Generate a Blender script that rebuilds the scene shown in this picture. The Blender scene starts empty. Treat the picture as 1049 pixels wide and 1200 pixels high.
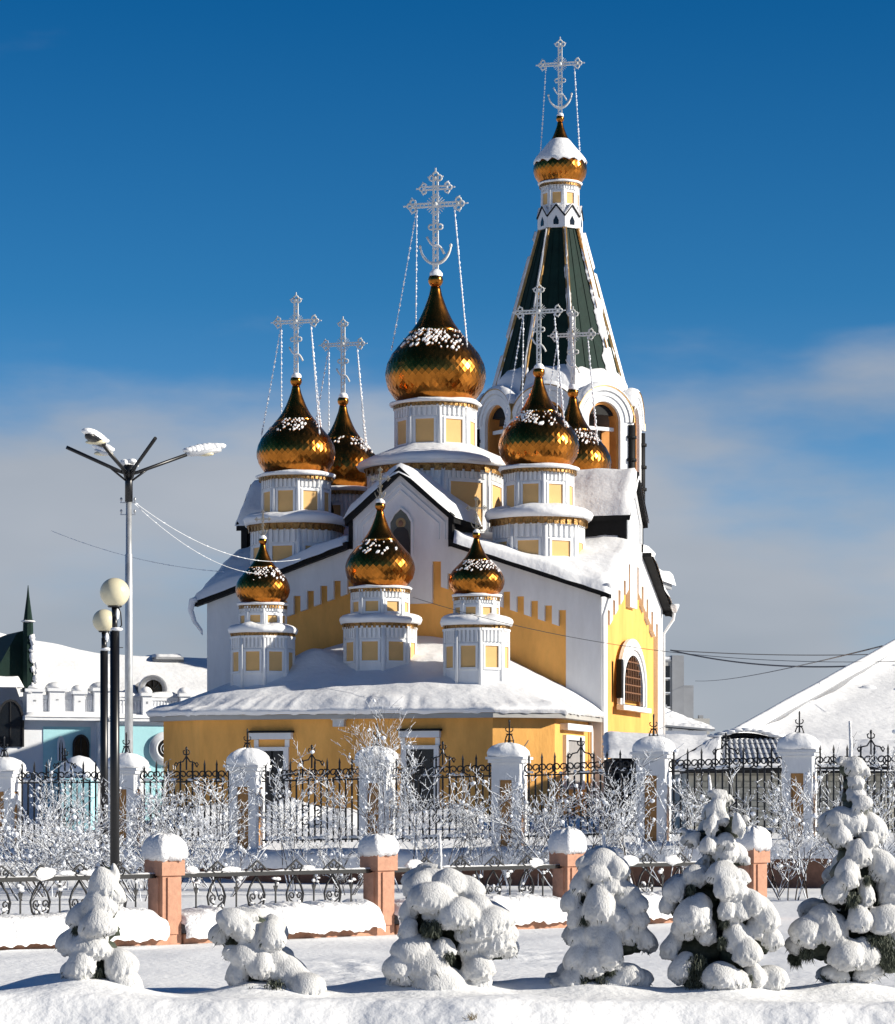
import bpy, bmesh, math, random
import numpy as np
from mathutils import Vector, Matrix, noise
from mathutils.geometry import tessellate_polygon

# ------------------------------------------------------------------ camera, sky, sun, exposure
scene = bpy.context.scene
PI = math.pi
R = math.radians
col = scene.collection
EYE = 1.7
FPX = 3400.0            # focal length in photo pixels (photo is 1049 wide)
cam_d = bpy.data.cameras.new('camera')
cam = bpy.data.objects.new('camera', cam_d)
col.objects.link(cam)
cam.location = (0, 0, EYE)
cam.rotation_euler = (R(90), 0, 0)
cam_d.sensor_fit = 'HORIZONTAL'
cam_d.sensor_width = 36
cam_d.lens = FPX / 1049 * 36
cam_d.shift_y = 340 / 1049
cam_d.clip_start = 0.5
cam_d.clip_end = 9000
scene.camera = cam

SUN_AZ = Vector((0.978, -0.208))          # towards the sun, horizontally
SUN_EL = R(22)
sun_dir = Vector((SUN_AZ.x * math.cos(SUN_EL), SUN_AZ.y * math.cos(SUN_EL), math.sin(SUN_EL))).normalized()
world = bpy.data.worlds.new('World')
scene.world = world
world.use_nodes = True
nt = world.node_tree
nt.nodes.clear()
def N(t, **k):
    n = nt.nodes.new(t)
    for a, b in k.items():
        setattr(n, a, b)
    return n
out = N('ShaderNodeOutputWorld')
bg = N('ShaderNodeBackground')
sky = N('ShaderNodeTexSky')
sky.sky_type = 'NISHITA'
sky.sun_disc = False
sky.sun_elevation = SUN_EL
sky.sun_rotation = math.atan2(SUN_AZ.x, SUN_AZ.y)
sky.altitude = 2500
sky.air_density = 1.0
sky.dust_density = 0.1
sky.ozone_density = 3.0
bg.inputs['Strength'].default_value = 0.082
# deep winter blue: contrast on the sky colour
gam = N('ShaderNodeGamma'); gam.inputs['Gamma'].default_value = 1.0
tint = N('ShaderNodeMix', data_type='RGBA', blend_type='MULTIPLY'); tint.inputs[0].default_value = 1.0
tc = N('ShaderNodeTexCoord')
sep = N('ShaderNodeSeparateXYZ')
nt.links.new(tc.outputs['Generated'], sep.inputs[0])
grad = N('ShaderNodeValToRGB')
els = grad.color_ramp.elements
els[0].position = 0.0; els[0].color = (0.62, 0.70, 0.90, 1)
els[1].position = 0.27; els[1].color = (0.040, 0.47, 0.74, 1)
e = els.new(0.10); e.color = (0.50, 0.78, 0.95, 1)
e = els.new(0.17); e.color = (0.17, 0.60, 0.82, 1)
e = els.new(1.0); e.color = (0.060, 0.22, 0.42, 1)
nt.links.new(sep.outputs['Z'], grad.inputs[0])
nt.links.new(sky.outputs[0], tint.inputs[6])
nt.links.new(grad.outputs[0], tint.inputs[7])
# cloud bank low over the horizon, thicker and higher towards the right
mp = N('ShaderNodeMapping'); mp.inputs['Scale'].default_value = (6.0, 6.0, 17.0)
mp.inputs['Location'].default_value = (0.62, 0.0, 0.35)
nt.links.new(tc.outputs['Generated'], mp.inputs[0])
nz = N('ShaderNodeTexNoise'); nz.inputs['Scale'].default_value = 1.0; nz.inputs['Detail'].default_value = 6; nz.inputs['Roughness'].default_value = 0.5
nt.links.new(mp.outputs[0], nz.inputs['Vector'])
lowm = N('ShaderNodeMapRange', interpolation_type='SMOOTHSTEP')
lowm.inputs['From Min'].default_value = 0.19; lowm.inputs['From Max'].default_value = 0.085
lowm.inputs['To Min'].default_value = 0.0; lowm.inputs['To Max'].default_value = 0.86
nt.links.new(sep.outputs['Z'], lowm.inputs['Value'])
am = N('ShaderNodeMath', operation='MULTIPLY_ADD')
am.inputs[1].default_value = 1.9
nt.links.new(nz.outputs['Fac'], am.inputs[0]); nt.links.new(lowm.outputs[0], am.inputs[2])
cm = N('ShaderNodeMapRange', interpolation_type='SMOOTHSTEP')
cm.inputs['From Min'].default_value = 1.18; cm.inputs['From Max'].default_value = 1.80
cm.inputs['To Max'].default_value = 0.92
nt.links.new(am.outputs[0], cm.inputs['Value'])
ccol = N('ShaderNodeValToRGB')
ccol.color_ramp.elements[0].position = 0.3; ccol.color_ramp.elements[0].color = (2.7, 3.05, 3.55, 1)
ccol.color_ramp.elements[1].position = 0.75; ccol.color_ramp.elements[1].color = (4.6, 4.75, 5.1, 1)
nz2 = N('ShaderNodeTexNoise'); nz2.inputs['Scale'].default_value = 0.7; nz2.inputs['Detail'].default_value = 4
nt.links.new(mp.outputs[0], nz2.inputs['Vector']); nt.links.new(nz2.outputs['Fac'], ccol.inputs[0])
cmix = N('ShaderNodeMix', data_type='RGBA')
nt.links.new(cm.outputs[0], cmix.inputs[0]); nt.links.new(tint.outputs[2], cmix.inputs[6]); nt.links.new(ccol.outputs[0], cmix.inputs[7])
nt.links.new(cmix.outputs[2], bg.inputs['Color'])
nt.links.new(bg.outputs[0], out.inputs[0])

sl = bpy.data.lights.new('sun', 'SUN')
sl.energy = 5.0
sl.angle = R(0.5)
sl.color = (1.0, 0.93, 0.80)
so = bpy.data.objects.new('sun', sl)
col.objects.link(so)
so.rotation_euler = sun_dir.to_track_quat('Z', 'Y').to_euler()

vs = scene.view_settings
vs.view_transform = 'Standard'
vs.look = 'None'
vs.gamma = 1
vs.exposure = 0.5
vs.use_curve_mapping = False
scene.render.engine = 'CYCLES'
scene.cycles.max_bounces = 6

# ------------------------------------------------------------------ helpers
rng = random.Random(7)

def P(px, py, d):
    """world point seen at photo pixel (px, py) at distance d"""
    return Vector(((px - 524.5) * d / FPX, d, EYE + (940 - py) * d / FPX))
def ZP(py, d):
    return EYE + (940 - py) * d / FPX
def XP(px, d):
    return (px - 524.5) * d / FPX

MATS = {}
def mat(name, color, rough=0.6, metal=0.0, var=0.0, scale=4.0, bump=0.0, bscale=20.0, color2=None, spec=None, detail=5, stretch=None, rvar=0.0):
    m = bpy.data.materials.new(name)
    m.use_nodes = True
    t = m.node_tree
    b = t.nodes['Principled BSDF']
    b.inputs['Base Color'].default_value = (*color, 1)
    b.inputs['Roughness'].default_value = rough
    b.inputs['Metallic'].default_value = metal
    if spec is not None:
        b.inputs['Specular IOR Level'].default_value = spec
    c = t.nodes.new('ShaderNodeTexCoord')
    src = c.outputs['Object']
    if stretch:
        mpn = t.nodes.new('ShaderNodeMapping'); mpn.inputs['Scale'].default_value = stretch
        t.links.new(src, mpn.inputs[0]); src = mpn.outputs[0]
    if var > 0 or color2:
        n = t.nodes.new('ShaderNodeTexNoise')
        n.inputs['Scale'].default_value = scale; n.inputs['Detail'].default_value = detail
        n.inputs['Roughness'].default_value = 0.65
        t.links.new(src, n.inputs['Vector'])
        rp = t.nodes.new('ShaderNodeValToRGB')
        c2 = color2 or tuple(min(1, x * (1 + var)) for x in color)
        c1 = color if color2 else tuple(x * (1 - var) for x in color)
        rp.color_ramp.elements[0].position = 0.35; rp.color_ramp.elements[0].color = (*c1, 1)
        rp.color_ramp.elements[1].position = 0.68; rp.color_ramp.elements[1].color = (*c2, 1)
        t.links.new(n.outputs['Fac'], rp.inputs[0])
        t.links.new(rp.outputs[0], b.inputs['Base Color'])
        if rvar:
            mr = t.nodes.new('ShaderNodeMapRange')
            mr.inputs['To Min'].default_value = max(0.02, rough - rvar); mr.inputs['To Max'].default_value = rough + rvar
            t.links.new(n.outputs['Fac'], mr.inputs['Value']); t.links.new(mr.outputs[0], b.inputs['Roughness'])
    if bump > 0:
        n2 = t.nodes.new('ShaderNodeTexNoise')
        n2.inputs['Scale'].default_value = bscale; n2.inputs['Detail'].default_value = 4
        t.links.new(src, n2.inputs['Vector'])
        bp = t.nodes.new('ShaderNodeBump')
        bp.inputs['Strength'].default_value = 1.0
        bp.inputs['Distance'].default_value = bump
        t.links.new(n2.outputs['Fac'], bp.inputs['Height'])
        t.links.new(bp.outputs[0], b.inputs['Normal'])
    MATS[name] = m
    return m

mat('snow', (0.87, 0.875, 0.885), 0.65, bump=0.014, bscale=12, var=0.03, scale=2, spec=0.25)
mat('roof_snow', (0.80, 0.805, 0.82), 0.65, bump=0.03, bscale=4, var=0.02, scale=1.5, spec=0.25)
mat('fir_snow', (0.78, 0.78, 0.79), 0.7, bump=0.02, bscale=30, var=0.05, scale=6, spec=0.2)
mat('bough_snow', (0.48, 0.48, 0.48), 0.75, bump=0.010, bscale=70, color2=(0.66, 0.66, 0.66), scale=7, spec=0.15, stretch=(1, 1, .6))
mat('frost', (0.80, 0.83, 0.88), 0.75, var=0.06, scale=9, spec=0.2)
mat('frost_metal', (0.84, 0.85, 0.86), 0.5, metal=0.0, color2=(0.66, 0.64, 0.56), scale=5)
mat('white_plaster', (0.73, 0.74, 0.755), 0.85, var=0.085, scale=1.1, bump=0.008, bscale=11, stretch=(1, 1, .3), spec=0.2)
mat('ochre_plaster', (0.80, 0.415, 0.115), 0.85, var=0.17, scale=0.9, bump=0.008, bscale=12, stretch=(1, 1, .35), spec=0.2)
mat('pillar_panel', (0.40, 0.215, 0.085), 0.85, var=0.18, scale=4, bump=0.006, bscale=20, spec=0.2)
mat('ochre_panel', (0.70, 0.43, 0.17), 0.8, var=0.06, scale=1.4, bump=0.004, bscale=18)
mat('gold', (0.44, 0.160, 0.026), 0.22, metal=1.0, var=0.30, scale=3.0, rvar=0.06)
mat('gold_neck', (0.62, 0.32, 0.06), 0.22, metal=1.0, var=0.15, scale=5)
mat('gilt_cornice', (0.30, 0.17, 0.06), 0.4, metal=0.8, var=0.5, scale=14, bump=0.02, bscale=22)
mat('dark_roof', (0.007, 0.007, 0.008), 0.65, var=0.3, scale=6, spec=0.2)
mat('green_roof', (0.006, 0.023, 0.018), 0.7, metal=0.0, spec=0.2, var=0.2, scale=2.0, bump=0.01, bscale=6)
mat('gilt_frost', (0.42, 0.30, 0.15), 0.45, metal=0.5, color2=(0.60, 0.56, 0.48), scale=9)
mat('rib_gold', (0.45, 0.27, 0.10), 0.4, metal=0.6, var=0.25, scale=5)
mat('black_iron', (0.008, 0.008, 0.010), 0.45, var=0.2, scale=20)
mat('black_paint', (0.006, 0.006, 0.007), 0.35, var=0.2, scale=12)
mat('glass_dark', (0.010, 0.012, 0.015), 0.12, spec=0.5)
mat('wood_grille', (0.20, 0.085, 0.03), 0.5, var=0.3, scale=8)
mat('orange_inside', (0.52, 0.22, 0.05), 0.8, var=0.15, scale=2)
mat('bronze', (0.16, 0.09, 0.03), 0.4, metal=0.9, var=0.2)
mat('galvanised', (0.50, 0.51, 0.52), 0.42, metal=0.55, var=0.25, scale=6, stretch=(1, 1, 0.3))
mat('lamp_globe', (0.66, 0.60, 0.42), 0.28, var=0.06, scale=4, spec=0.5)
mat('turquoise', (0.36, 0.64, 0.70), 0.8, var=0.06, scale=1.0, bump=0.005, bscale=14)
mat('white_wall', (0.72, 0.74, 0.78), 0.8, var=0.05, scale=0.8, bump=0.005, bscale=12)
mat('pink_granite', (0.44, 0.225, 0.145), 0.8, var=0.16, scale=9, bump=0.004, bscale=60)
mat('brown_stone', (0.20, 0.10, 0.065), 0.75, var=0.2, scale=7, bump=0.006, bscale=40)
mat('bark', (0.035, 0.021, 0.014), 0.85, var=0.3, scale=18)
mat('dry_grass', (0.22, 0.17, 0.10), 0.8, var=0.3, scale=20)
mat('needles', (0.020, 0.030, 0.016), 0.7, color2=(0.075, 0.085, 0.060), scale=22)
mat('concrete', (0.40, 0.39, 0.37), 0.85, var=0.16, scale=0.25, bump=0.02, bscale=1.5)
mat('concrete_dark', (0.26, 0.27, 0.29), 0.85, var=0.14, scale=0.3)
mat('pale_block', (0.50, 0.48, 0.41), 0.8, var=0.08, scale=3)
mat('roof_tile', (0.30, 0.31, 0.33), 0.5, color2=(0.72, 0.74, 0.78), scale=3)
mat('cable', (0.10, 0.10, 0.11), 0.7)
mat('frost_cable', (0.74, 0.76, 0.80), 0.7, color2=(0.55, 0.57, 0.60), scale=2)
mat('icon_ground', (0.10, 0.115, 0.10), 0.4, var=0.3, scale=4)
mat('icon_robe', (0.020, 0.016, 0.014), 0.45, var=0.4, scale=5)
mat('icon_halo', (0.30, 0.21, 0.09), 0.4, var=0.2, scale=6)
mat('icon_skin', (0.22, 0.12, 0.07), 0.5)
mat('grey_door', (0.30, 0.29, 0.29), 0.5, var=0.1, scale=3)
mat('lamp_head', (0.55, 0.56, 0.58), 0.4, metal=0.2, var=0.1)

class MB:
    """collects shapes into one mesh"""
    def __init__(s):
        s.v = []; s.f = []; s.sm = []
    def add(s, vs, fs, smooth=False):
        o = len(s.v)
        s.v.extend([tuple(p) for p in vs])
        s.f.extend([tuple(i + o for i in f) for f in fs])
        s.sm.extend([smooth] * len(fs))
        return s
    def box(s, x0, x1, y0, y1, z0, z1):
        return s.add([(x0, y0, z0), (x1, y0, z0), (x1, y1, z0), (x0, y1, z0), (x0, y0, z1), (x1, y0, z1), (x1, y1, z1), (x0, y1, z1)],
                     [(0, 3, 2, 1), (4, 5, 6, 7), (0, 1, 5, 4), (1, 2, 6, 5), (2, 3, 7, 6), (3, 0, 4, 7)])
    def obox(s, c, ax, ay, az, hx, hy, hz):
        c = Vector(c); ax = Vector(ax) * hx; ay = Vector(ay) * hy; az = Vector(az) * hz
        pts = [c + ax * i + ay * j + az * k for k in (-1, 1) for (i, j) in ((-1, -1), (1, -1), (1, 1), (-1, 1))]
        return s.add(pts, [(0, 3, 2, 1), (4, 5, 6, 7), (0, 1, 5, 4), (1, 2, 6, 5), (2, 3, 7, 6), (3, 0, 4, 7)])
    def prism(s, poly, d0, d1, plane='xz'):
        """extrude a (possibly concave) outline; outline axes a,b; depth along the third axis"""
        def pt(a, b, d):
            return (a, d, b) if plane == 'xz' else ((d, a, b) if plane == 'yz' else (a, b, d))
        n = len(poly)
        vs = [pt(a, b, d0) for a, b in poly] + [pt(a, b, d1) for a, b in poly]
        tri = tessellate_polygon([[Vector((a, b, 0)) for a, b in poly]])
        fs = [tuple(t) for t in tri] + [tuple(i + n for i in reversed(t)) for t in tri]
        fs += [(i, (i + 1) % n, (i + 1) % n + n, i + n) for i in range(n)]
        return s.add(vs, fs)
    def tube(s, pts, r, n=6, smooth=True, cap=True):
        pts = [Vector(p) for p in pts]
        k = len(pts)
        rs = r if isinstance(r, (list, tuple)) else [r] * k
        vs = []
        up = Vector((0, 0, 1)) if abs((pts[-1] - pts[0]).normalized().z) < 0.9 else Vector((1, 0, 0))
        for i, p in enumerate(pts):
            t = (pts[min(i + 1, k - 1)] - pts[max(i - 1, 0)])
            if t.length < 1e-9: t = Vector((0, 0, 1))
            t.normalize()
            a = t.cross(up)
            if a.length < 1e-4: a = t.cross(Vector((0, 1, 0.01)))
            a.normalize(); b = a.cross(t)
            for j in range(n):
                th = 2 * PI * (j + 0.5) / n
                vs.append(p + (a * math.cos(th) + b * math.sin(th)) * rs[i])
        fs = [(i * n + j, i * n + (j + 1) % n, (i + 1) * n + (j + 1) % n, (i + 1) * n + j) for i in range(k - 1) for j in range(n)]
        s.add(vs, fs, smooth)
        if cap:
            o = len(s.v) - len(vs)
            s.f.append(tuple(o + j for j in reversed(range(n)))); s.sm.append(False)
            s.f.append(tuple(o + (k - 1) * n + j for j in range(n))); s.sm.append(False)
        return s
    def bar(s, p, q, w, h=None):
        """square bar from p to q"""
        p, q = Vector(p), Vector(q); t = (q - p); L = t.length; t.normalize()
        a = t.cross(Vector((0, 0, 1)))
        if a.length < 1e-3: a = Vector((1, 0, 0))
        a.normalize(); b = a.cross(t)
        return s.obox((p + q) / 2, t, a, b, L / 2, w / 2, (h or w) / 2)
    def lathe(s, prof, n=24, c=(0, 0, 0), a0=0.0, smooth=True, fn=None, caps=True):
        vs = []
        for (r, z) in prof:
            for j in range(n):
                th = a0 + 2 * PI * j / n
                rr, zz = (r, z) if fn is None else fn(r, z, th)
                vs.append((c[0] + rr * math.cos(th), c[1] + rr * math.sin(th), c[2] + zz))
        k = len(prof)
        fs = [(i * n + j, i * n + (j + 1) % n, (i + 1) * n + (j + 1) % n, (i + 1) * n + j) for i in range(k - 1) for j in range(n)]
        s.add(vs, fs, smooth)
        if caps:
            o = len(s.v) - len(vs)
            s.f.append(tuple(o + j for j in reversed(range(n)))); s.sm.append(False)
            s.f.append(tuple(o + (k - 1) * n + j for j in range(n))); s.sm.append(False)
        return s
    def blob(s, c, rx, ry, rz, amp=0.12, freq=1.6, sub=3, flat=None, seed=0.0):
        """noisy rounded lump; flat = share of rz kept below the centre"""
        vs0, fs0 = ico(sub)
        vs = []
        for v in vs0:
            k = 1 + amp * noise.noise(Vector(v) * freq + Vector((seed * 3.1, seed * 1.7, seed * 2.3)))
            z = v[2] * rz * k
            if flat is not None and z < 0: z *= flat
            vs.append((c[0] + v[0] * rx * k, c[1] + v[1] * ry * k, c[2] + z))
        return s.add(vs, fs0, True)
    def bough(s, c, phi, rl, rw, ry, seed):
        """drooping snow load: narrow root above, heavy rounded end below, leaning by phi"""
        vs0, fs0 = ico(3); vs = []
        cp, sp = math.cos(phi), math.sin(phi)
        for v in vs0:
            k = 1 + .07 * noise.noise(Vector(v) * 1.1 + Vector((seed * 3.1, seed * 1.7, seed * 2.3)))
            t = v[2]; w = 1 - .30 * t
            x, y, z = v[0] * rw * w * k, v[1] * ry * w * k, t * rl * k
            y -= .0
            vs.append((c[0] + x * cp - z * sp, c[1] + y, c[2] + x * sp + z * cp))
        return s.add(vs, fs0, True)
    def grid(s, nx, ny, fn, smooth=True):
        vs = [fn(i / (nx - 1), j / (ny - 1)) for j in range(ny) for i in range(nx)]
        fs = [(j * nx + i, j * nx + i + 1, (j + 1) * nx + i + 1, (j + 1) * nx + i) for j in range(ny - 1) for i in range(nx - 1)]
        return s.add(vs, fs, smooth)
    def mesh(s, name):
        m = bpy.data.meshes.new(name)
        m.from_pydata(s.v, [], s.f)
        m.polygons.foreach_set('use_smooth', s.sm)
        m.update()
        bm = bmesh.new(); bm.from_mesh(m); bmesh.ops.recalc_face_normals(bm, faces=bm.faces[:]); bm.to_mesh(m); bm.free()
        return m

_ico = {}
def ico(sub):
    if sub not in _ico:
        bm = bmesh.new(); bmesh.ops.create_icosphere(bm, subdivisions=sub, radius=1)
        _ico[sub] = ([tuple(v.co) for v in bm.verts], [tuple(v.index for v in f.verts) for f in bm.faces])
        bm.free()
    return _ico[sub]

def ob(name, mb, m, parent=None, loc=None, rot=None, label=None, kind=None, scale=None):
    me = mb.mesh(name) if isinstance(mb, MB) else mb
    if m is not None and len(me.materials) == 0:
        me.materials.append(MATS[m])
    o = bpy.data.objects.new(name, me)
    col.objects.link(o)
    if parent is not None: o.parent = parent
    if loc is not None: o.location = loc
    if rot is not None: o.rotation_euler = rot if isinstance(rot, (tuple, list)) else (0, 0, rot)
    if scale is not None: o.scale = scale if isinstance(scale, (tuple, list)) else (scale,) * 3
    if label: o['label'] = label
    if kind: o['kind'] = kind
    return o

def thing(name, label, cat, loc=(0, 0, 0), rz=0.0, group=None):
    o = bpy.data.objects.new(name, None)
    col.objects.link(o)
    o.empty_display_size = 0.3
    o.location = loc; o.rotation_euler = (0, 0, rz)
    return tag(o, label, cat, group)
def tag(o, label, cat, group=None):
    o['label'] = label; o['category'] = cat; o['kind'] = 'thing'
    if group: o['group'] = group
    return o
def dup(o, parent=None, loc=None, rz=None, label=None):
    """copy of a thing with its parts and sub-parts"""
    c = o.copy(); col.objects.link(c)
    if parent is not None: c.parent = parent
    if loc is not None: c.location = loc
    if rz is not None: c.rotation_euler = (0, 0, rz)
    if label: c['label'] = label
    for ch in o.children: dup(ch, c)
    return c
def nz1(*a):
    return noise.noise(Vector(a))
def fbm(x, y, z=0.0):
    return noise.fractal(Vector((x, y, z)), 1.0, 2.0, 4)
def sstep(a, b, x):
    t = min(1, max(0, (x - a) / (b - a))); return t * t * (3 - 2 * t)
# ------------------------------------------------------------------ ground
BUMPS = []      # (x, y, amplitude, sigma) small drifts
def ground_z(x, y):
    z = 1.0 * sstep(60.5, 64, y)
    near = 1 - sstep(30, 60, y)
    z += near * (0.07 * nz1(x * 0.35, y * 0.22, 3.3) + 0.035 * nz1(x * 0.9, y * 0.7, 9.1) + 0.005 * fbm(x * 3, y * 2, 5))
    crest = 24.15 + 0.22 * nz1(x * 0.5, 0.3, 2.0) + 0.06 * nz1(x * 2.1, 1.3, 7.0)
    # ploughed edge of the street
    if y < 27:
        z += 0.06 * math.exp(-((y - crest - 0.1) / 0.35) ** 2)
        k = 1 - sstep(crest - 0.75, crest, y)
        z -= 0.42 * k
        rough = math.exp(-((y - crest + 0.4) / 0.5) ** 2)
        z += rough * (0.05 * nz1(x * 1.3, y * 1.8, 1.0) + 0.012 * nz1(x * 6, y * 6, 4.0) + 0.011 * fbm(x * 9, y * 9, 2))
    # trampled patch behind the bushes
    tr = math.exp(-((x + 1.0) / .55) ** 2 - ((y - 29.5) / 2.2) ** 2) + .8 * math.exp(-((x - .9) / .5) ** 2 - ((y - 31.5) / 1.6) ** 2)
    if tr > .02: z += tr * (.04 * nz1(x * 4, y * 3, 2) + .012 * nz1(x * 9, y * 7, 6))
    if y < 60:
        for bx, by, a, sg in BUMPS:
            d2 = (x - bx) ** 2 + (y - by) ** 2
            if d2 < sg * sg * 9: z += a * math.exp(-d2 / (2 * sg * sg))
    return z
def build_ground():
    ys = [-60, -20, 0, 10, 16, 19, 21, 22, 22.6]
    y = 22.7
    while y < 25.6: ys.append(y); y += 0.035
    while y < 33: ys.append(y); y += 0.07
    while y < 46: ys.append(y); y += 0.2
    while y < 70: ys.append(y); y += 0.7
    ys += [75, 80, 90, 100, 115, 130, 160, 200, 260, 400, 700, 1200, 2200, 4000, 7000]
    nx = 230
    vs = []
    for y in ys:
        for i in range(nx):
            u = 2 * i / (nx - 1) - 1
            w = max(y, 20) * 0.19
            x = u * w if abs(u) < 0.9 else math.copysign(0.9 * w + ((abs(u) - 0.9) / 0.1) ** 2 * (60 + abs(y) * 1.5), u)
            vs.append((x, y, ground_z(x, y)))
    k = len(ys)
    fs = [(j * nx + i, j * nx + i + 1, (j + 1) * nx + i + 1, (j + 1) * nx + i) for j in range(k - 1) for i in range(nx - 1)]
    o = ob('ground', MB().add(vs, fs, True), 'snow')
    o['kind'] = 'structure'
    o['label'] = 'snow covered ground sloping from the ploughed street edge to the churchyard'

# ------------------------------------------------------------------ church
CA = R(16)
CO = Vector((-1.547, 95.874, 0))
church = thing('church', 'ochre and white church with gold onion domes behind the iron fence', 'church', CO, -CA)
def cpx(px, yl):
    """local x on the church plane y=yl that is seen at photo column px"""
    k = (px - 524.5) / FPX
    s, c = math.sin(CA), math.cos(CA)
    return (k * (CO.y + c * yl) - CO.x - s * yl) / (c + k * s)
def cd(xl, yl):
    return CO.y - math.sin(CA) * xl + math.cos(CA) * yl
def cz(py, xl, yl):
    return EYE + (940 - py) * cd(xl, yl) / FPX

HX, LY = 6.8, 9.6
EAVE, RISE = 8.62, 2.3
# main walls
mb = MB(); mb.prism([(-HX + .14, .3), (-HX + .14, EAVE - .1), (0, EAVE + RISE - .12), (HX - .14, EAVE - .1), (HX - .14, .3)], 0.141, LY - .141)
mb.prism([(.142, .3), (.142, EAVE - .1), (LY / 2, EAVE + RISE - .12), (LY - .142, EAVE - .1), (LY - .142, .3)], -HX + .139, HX - .139, 'yz')
ob('wall', mb, 'ochre_plaster', church, label='ochre main wall')

def crenel(H, Hi, dh, dz, dp, cdw, zdrop, z0, tw=0.25, pitch=0.47):
    top = lambda s: EAVE + (H - abs(s)) * RISE / H - 0.05
    b = lambda s: top(s) - 1.62
    out = [(-H, z0), (-H, EAVE - 0.05), (-dh, top(dh)), (-dh, dz), (0, dp), (dh, dz), (dh, top(dh)), (H, EAVE - 0.05), (H, z0)]
    right = [(Hi, z0)]
    s = Hi
    first = True
    while s - pitch > cdw:
        t = b(s - tw / 2) + 0.56
        right += [(s, t), (s - tw, t)]
        right += [(s - tw, b(s - tw)), (s - pitch, b(s - pitch))]
        s -= pitch
    t = b(cdw) + 0.75
    right += [(s, t), (cdw, t), (cdw, zdrop)]
    left = [(-x, z) for x, z in reversed(right)]
    return out + right + left
def top_of(H, s): return EAVE + (H - abs(s)) * RISE / H
fp = crenel(HX, 5.62, 1.72, 11.25, 12.75, 1.08, 8.25, 0.3)
ob('wall_facing', MB().prism(fp, -0.02, 0.14), 'white_plaster', church, label='white crenellated front facing under the snowy gable')
spoly = crenel(LY / 2, 4.0, 1.3, 11.55, 12.9, 0.55, 8.3, 0.3, 0.36, 0.80)
for sx in (1, -1):
    o = ob('wall_facing', MB().prism(spoly, -0.02, 0.138), 'white_plaster', church, loc=(sx * HX, LY / 2, 0), rot=sx * PI / 2)
bp = [(-HX + .1, 0.3), (-HX + .1, EAVE - .05), (0, EAVE + RISE), (HX - .1, EAVE - .05), (HX - .1, 0.3)]
ob('wall_facing', MB().prism(bp, LY - 0.14, LY), 'white_plaster', church)

# dormers (kokoshnik gables): dark cheeks, snow roof, moulding on the face
def gable_snow(name, hw, ez, pz, y0, y1, th, parent, loc=None, rot=None, seed=0.0, ny=16):
    nx = 21
    def fn(u, v):
        x = (2 * u - 1) * hw; y = y0 + (y1 - y0) * v
        base = pz - (pz - ez) * abs(x) / hw
        e = min((1 - abs(2 * u - 1)) * hw * 1.3, (y - y0) * 1.3 if y0 < y1 else 9, 0.5)
        k = math.sqrt(max(0, min(1, e / 0.22)))
        z = base + th * k * (1 + 0.25 * nz1(x * 1.2, y * 1.2, seed)) - (0.10 if k == 0 else 0) - 0.12 * max(0, 1 - abs(x) / 0.35)
        return (x + 0.04 * nz1(y * 3, seed, x), y + (0.05 * nz1(x * 2.5, seed, 3)), z)
    return ob(name, MB().grid(nx, ny, fn), 'roof_snow', parent, loc, rot)
def dormer(hw, ez, pz, depth, loc, rot, base, seed):
    d = MB()
    d.prism([(-hw + .02, base), (-hw + .02, ez), (0, pz - .05), (hw - .02, ez), (hw - .02, base)], 0.15, depth)
    c = ob('dormer', d, 'dark_roof', church, loc, rot, label='dark sided dormer gable')
    oh = 0.16; sl = (pz - ez) / hw
    for sg in (1, -1):      # black barge boards
        f = MB()
        q = [(0, pz + .02), (sg * (hw + oh), ez - oh * sl + .02), (sg * (hw + oh), ez - oh * sl - .24), (0, pz - .24)]
        f.prism(q if sg < 0 else q[::-1], -0.20, depth)
        ob('barge_board', f, 'dark_roof', c)
    gable_snow('snow', hw + oh + .06, ez - oh * sl + .03, pz + .04, -0.24, depth, 0.24, c, seed=seed)
    m = MB()
    for ins, w in ((0.20, 0.05), (0.40, 0.045)):
        a = hw - ins; zt = pz - 0.30 - ins * 1.1; zs = zt - a * sl
        for sg in (1, -1):
            m.bar((sg * a, -0.045, base + 0.35), (sg * a, -0.045, zs), w, 0.06)
            m.bar((sg * a, -0.046, zs), (0, -0.046, zt), 0.05, w)
    ob('moulding', m, 'white_plaster', c)
    for sg in (1, -1):
        ob('side_trim', MB().box(sg * hw - .07, sg * hw + .07, -.06, .16, base + .1, ez), 'dark_roof', c)
    return c
front_dormer = dormer(1.72, 11.25, 12.75, 3.4, (0, 0, 0), 0.0, 10.0, 1.0)
dormer(1.30, 11.55, 12.9, 2.6, (HX, LY / 2, 0), PI / 2, 10.2, 2.0)
dormer(1.30, 11.55, 12.9, 2.6, (-HX, LY / 2, 0), -PI / 2, 10.2, 3.0)
dormer(1.72, 11.25, 12.75, 3.0, (0, LY, 0), PI, 10.0, 4.0)

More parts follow.
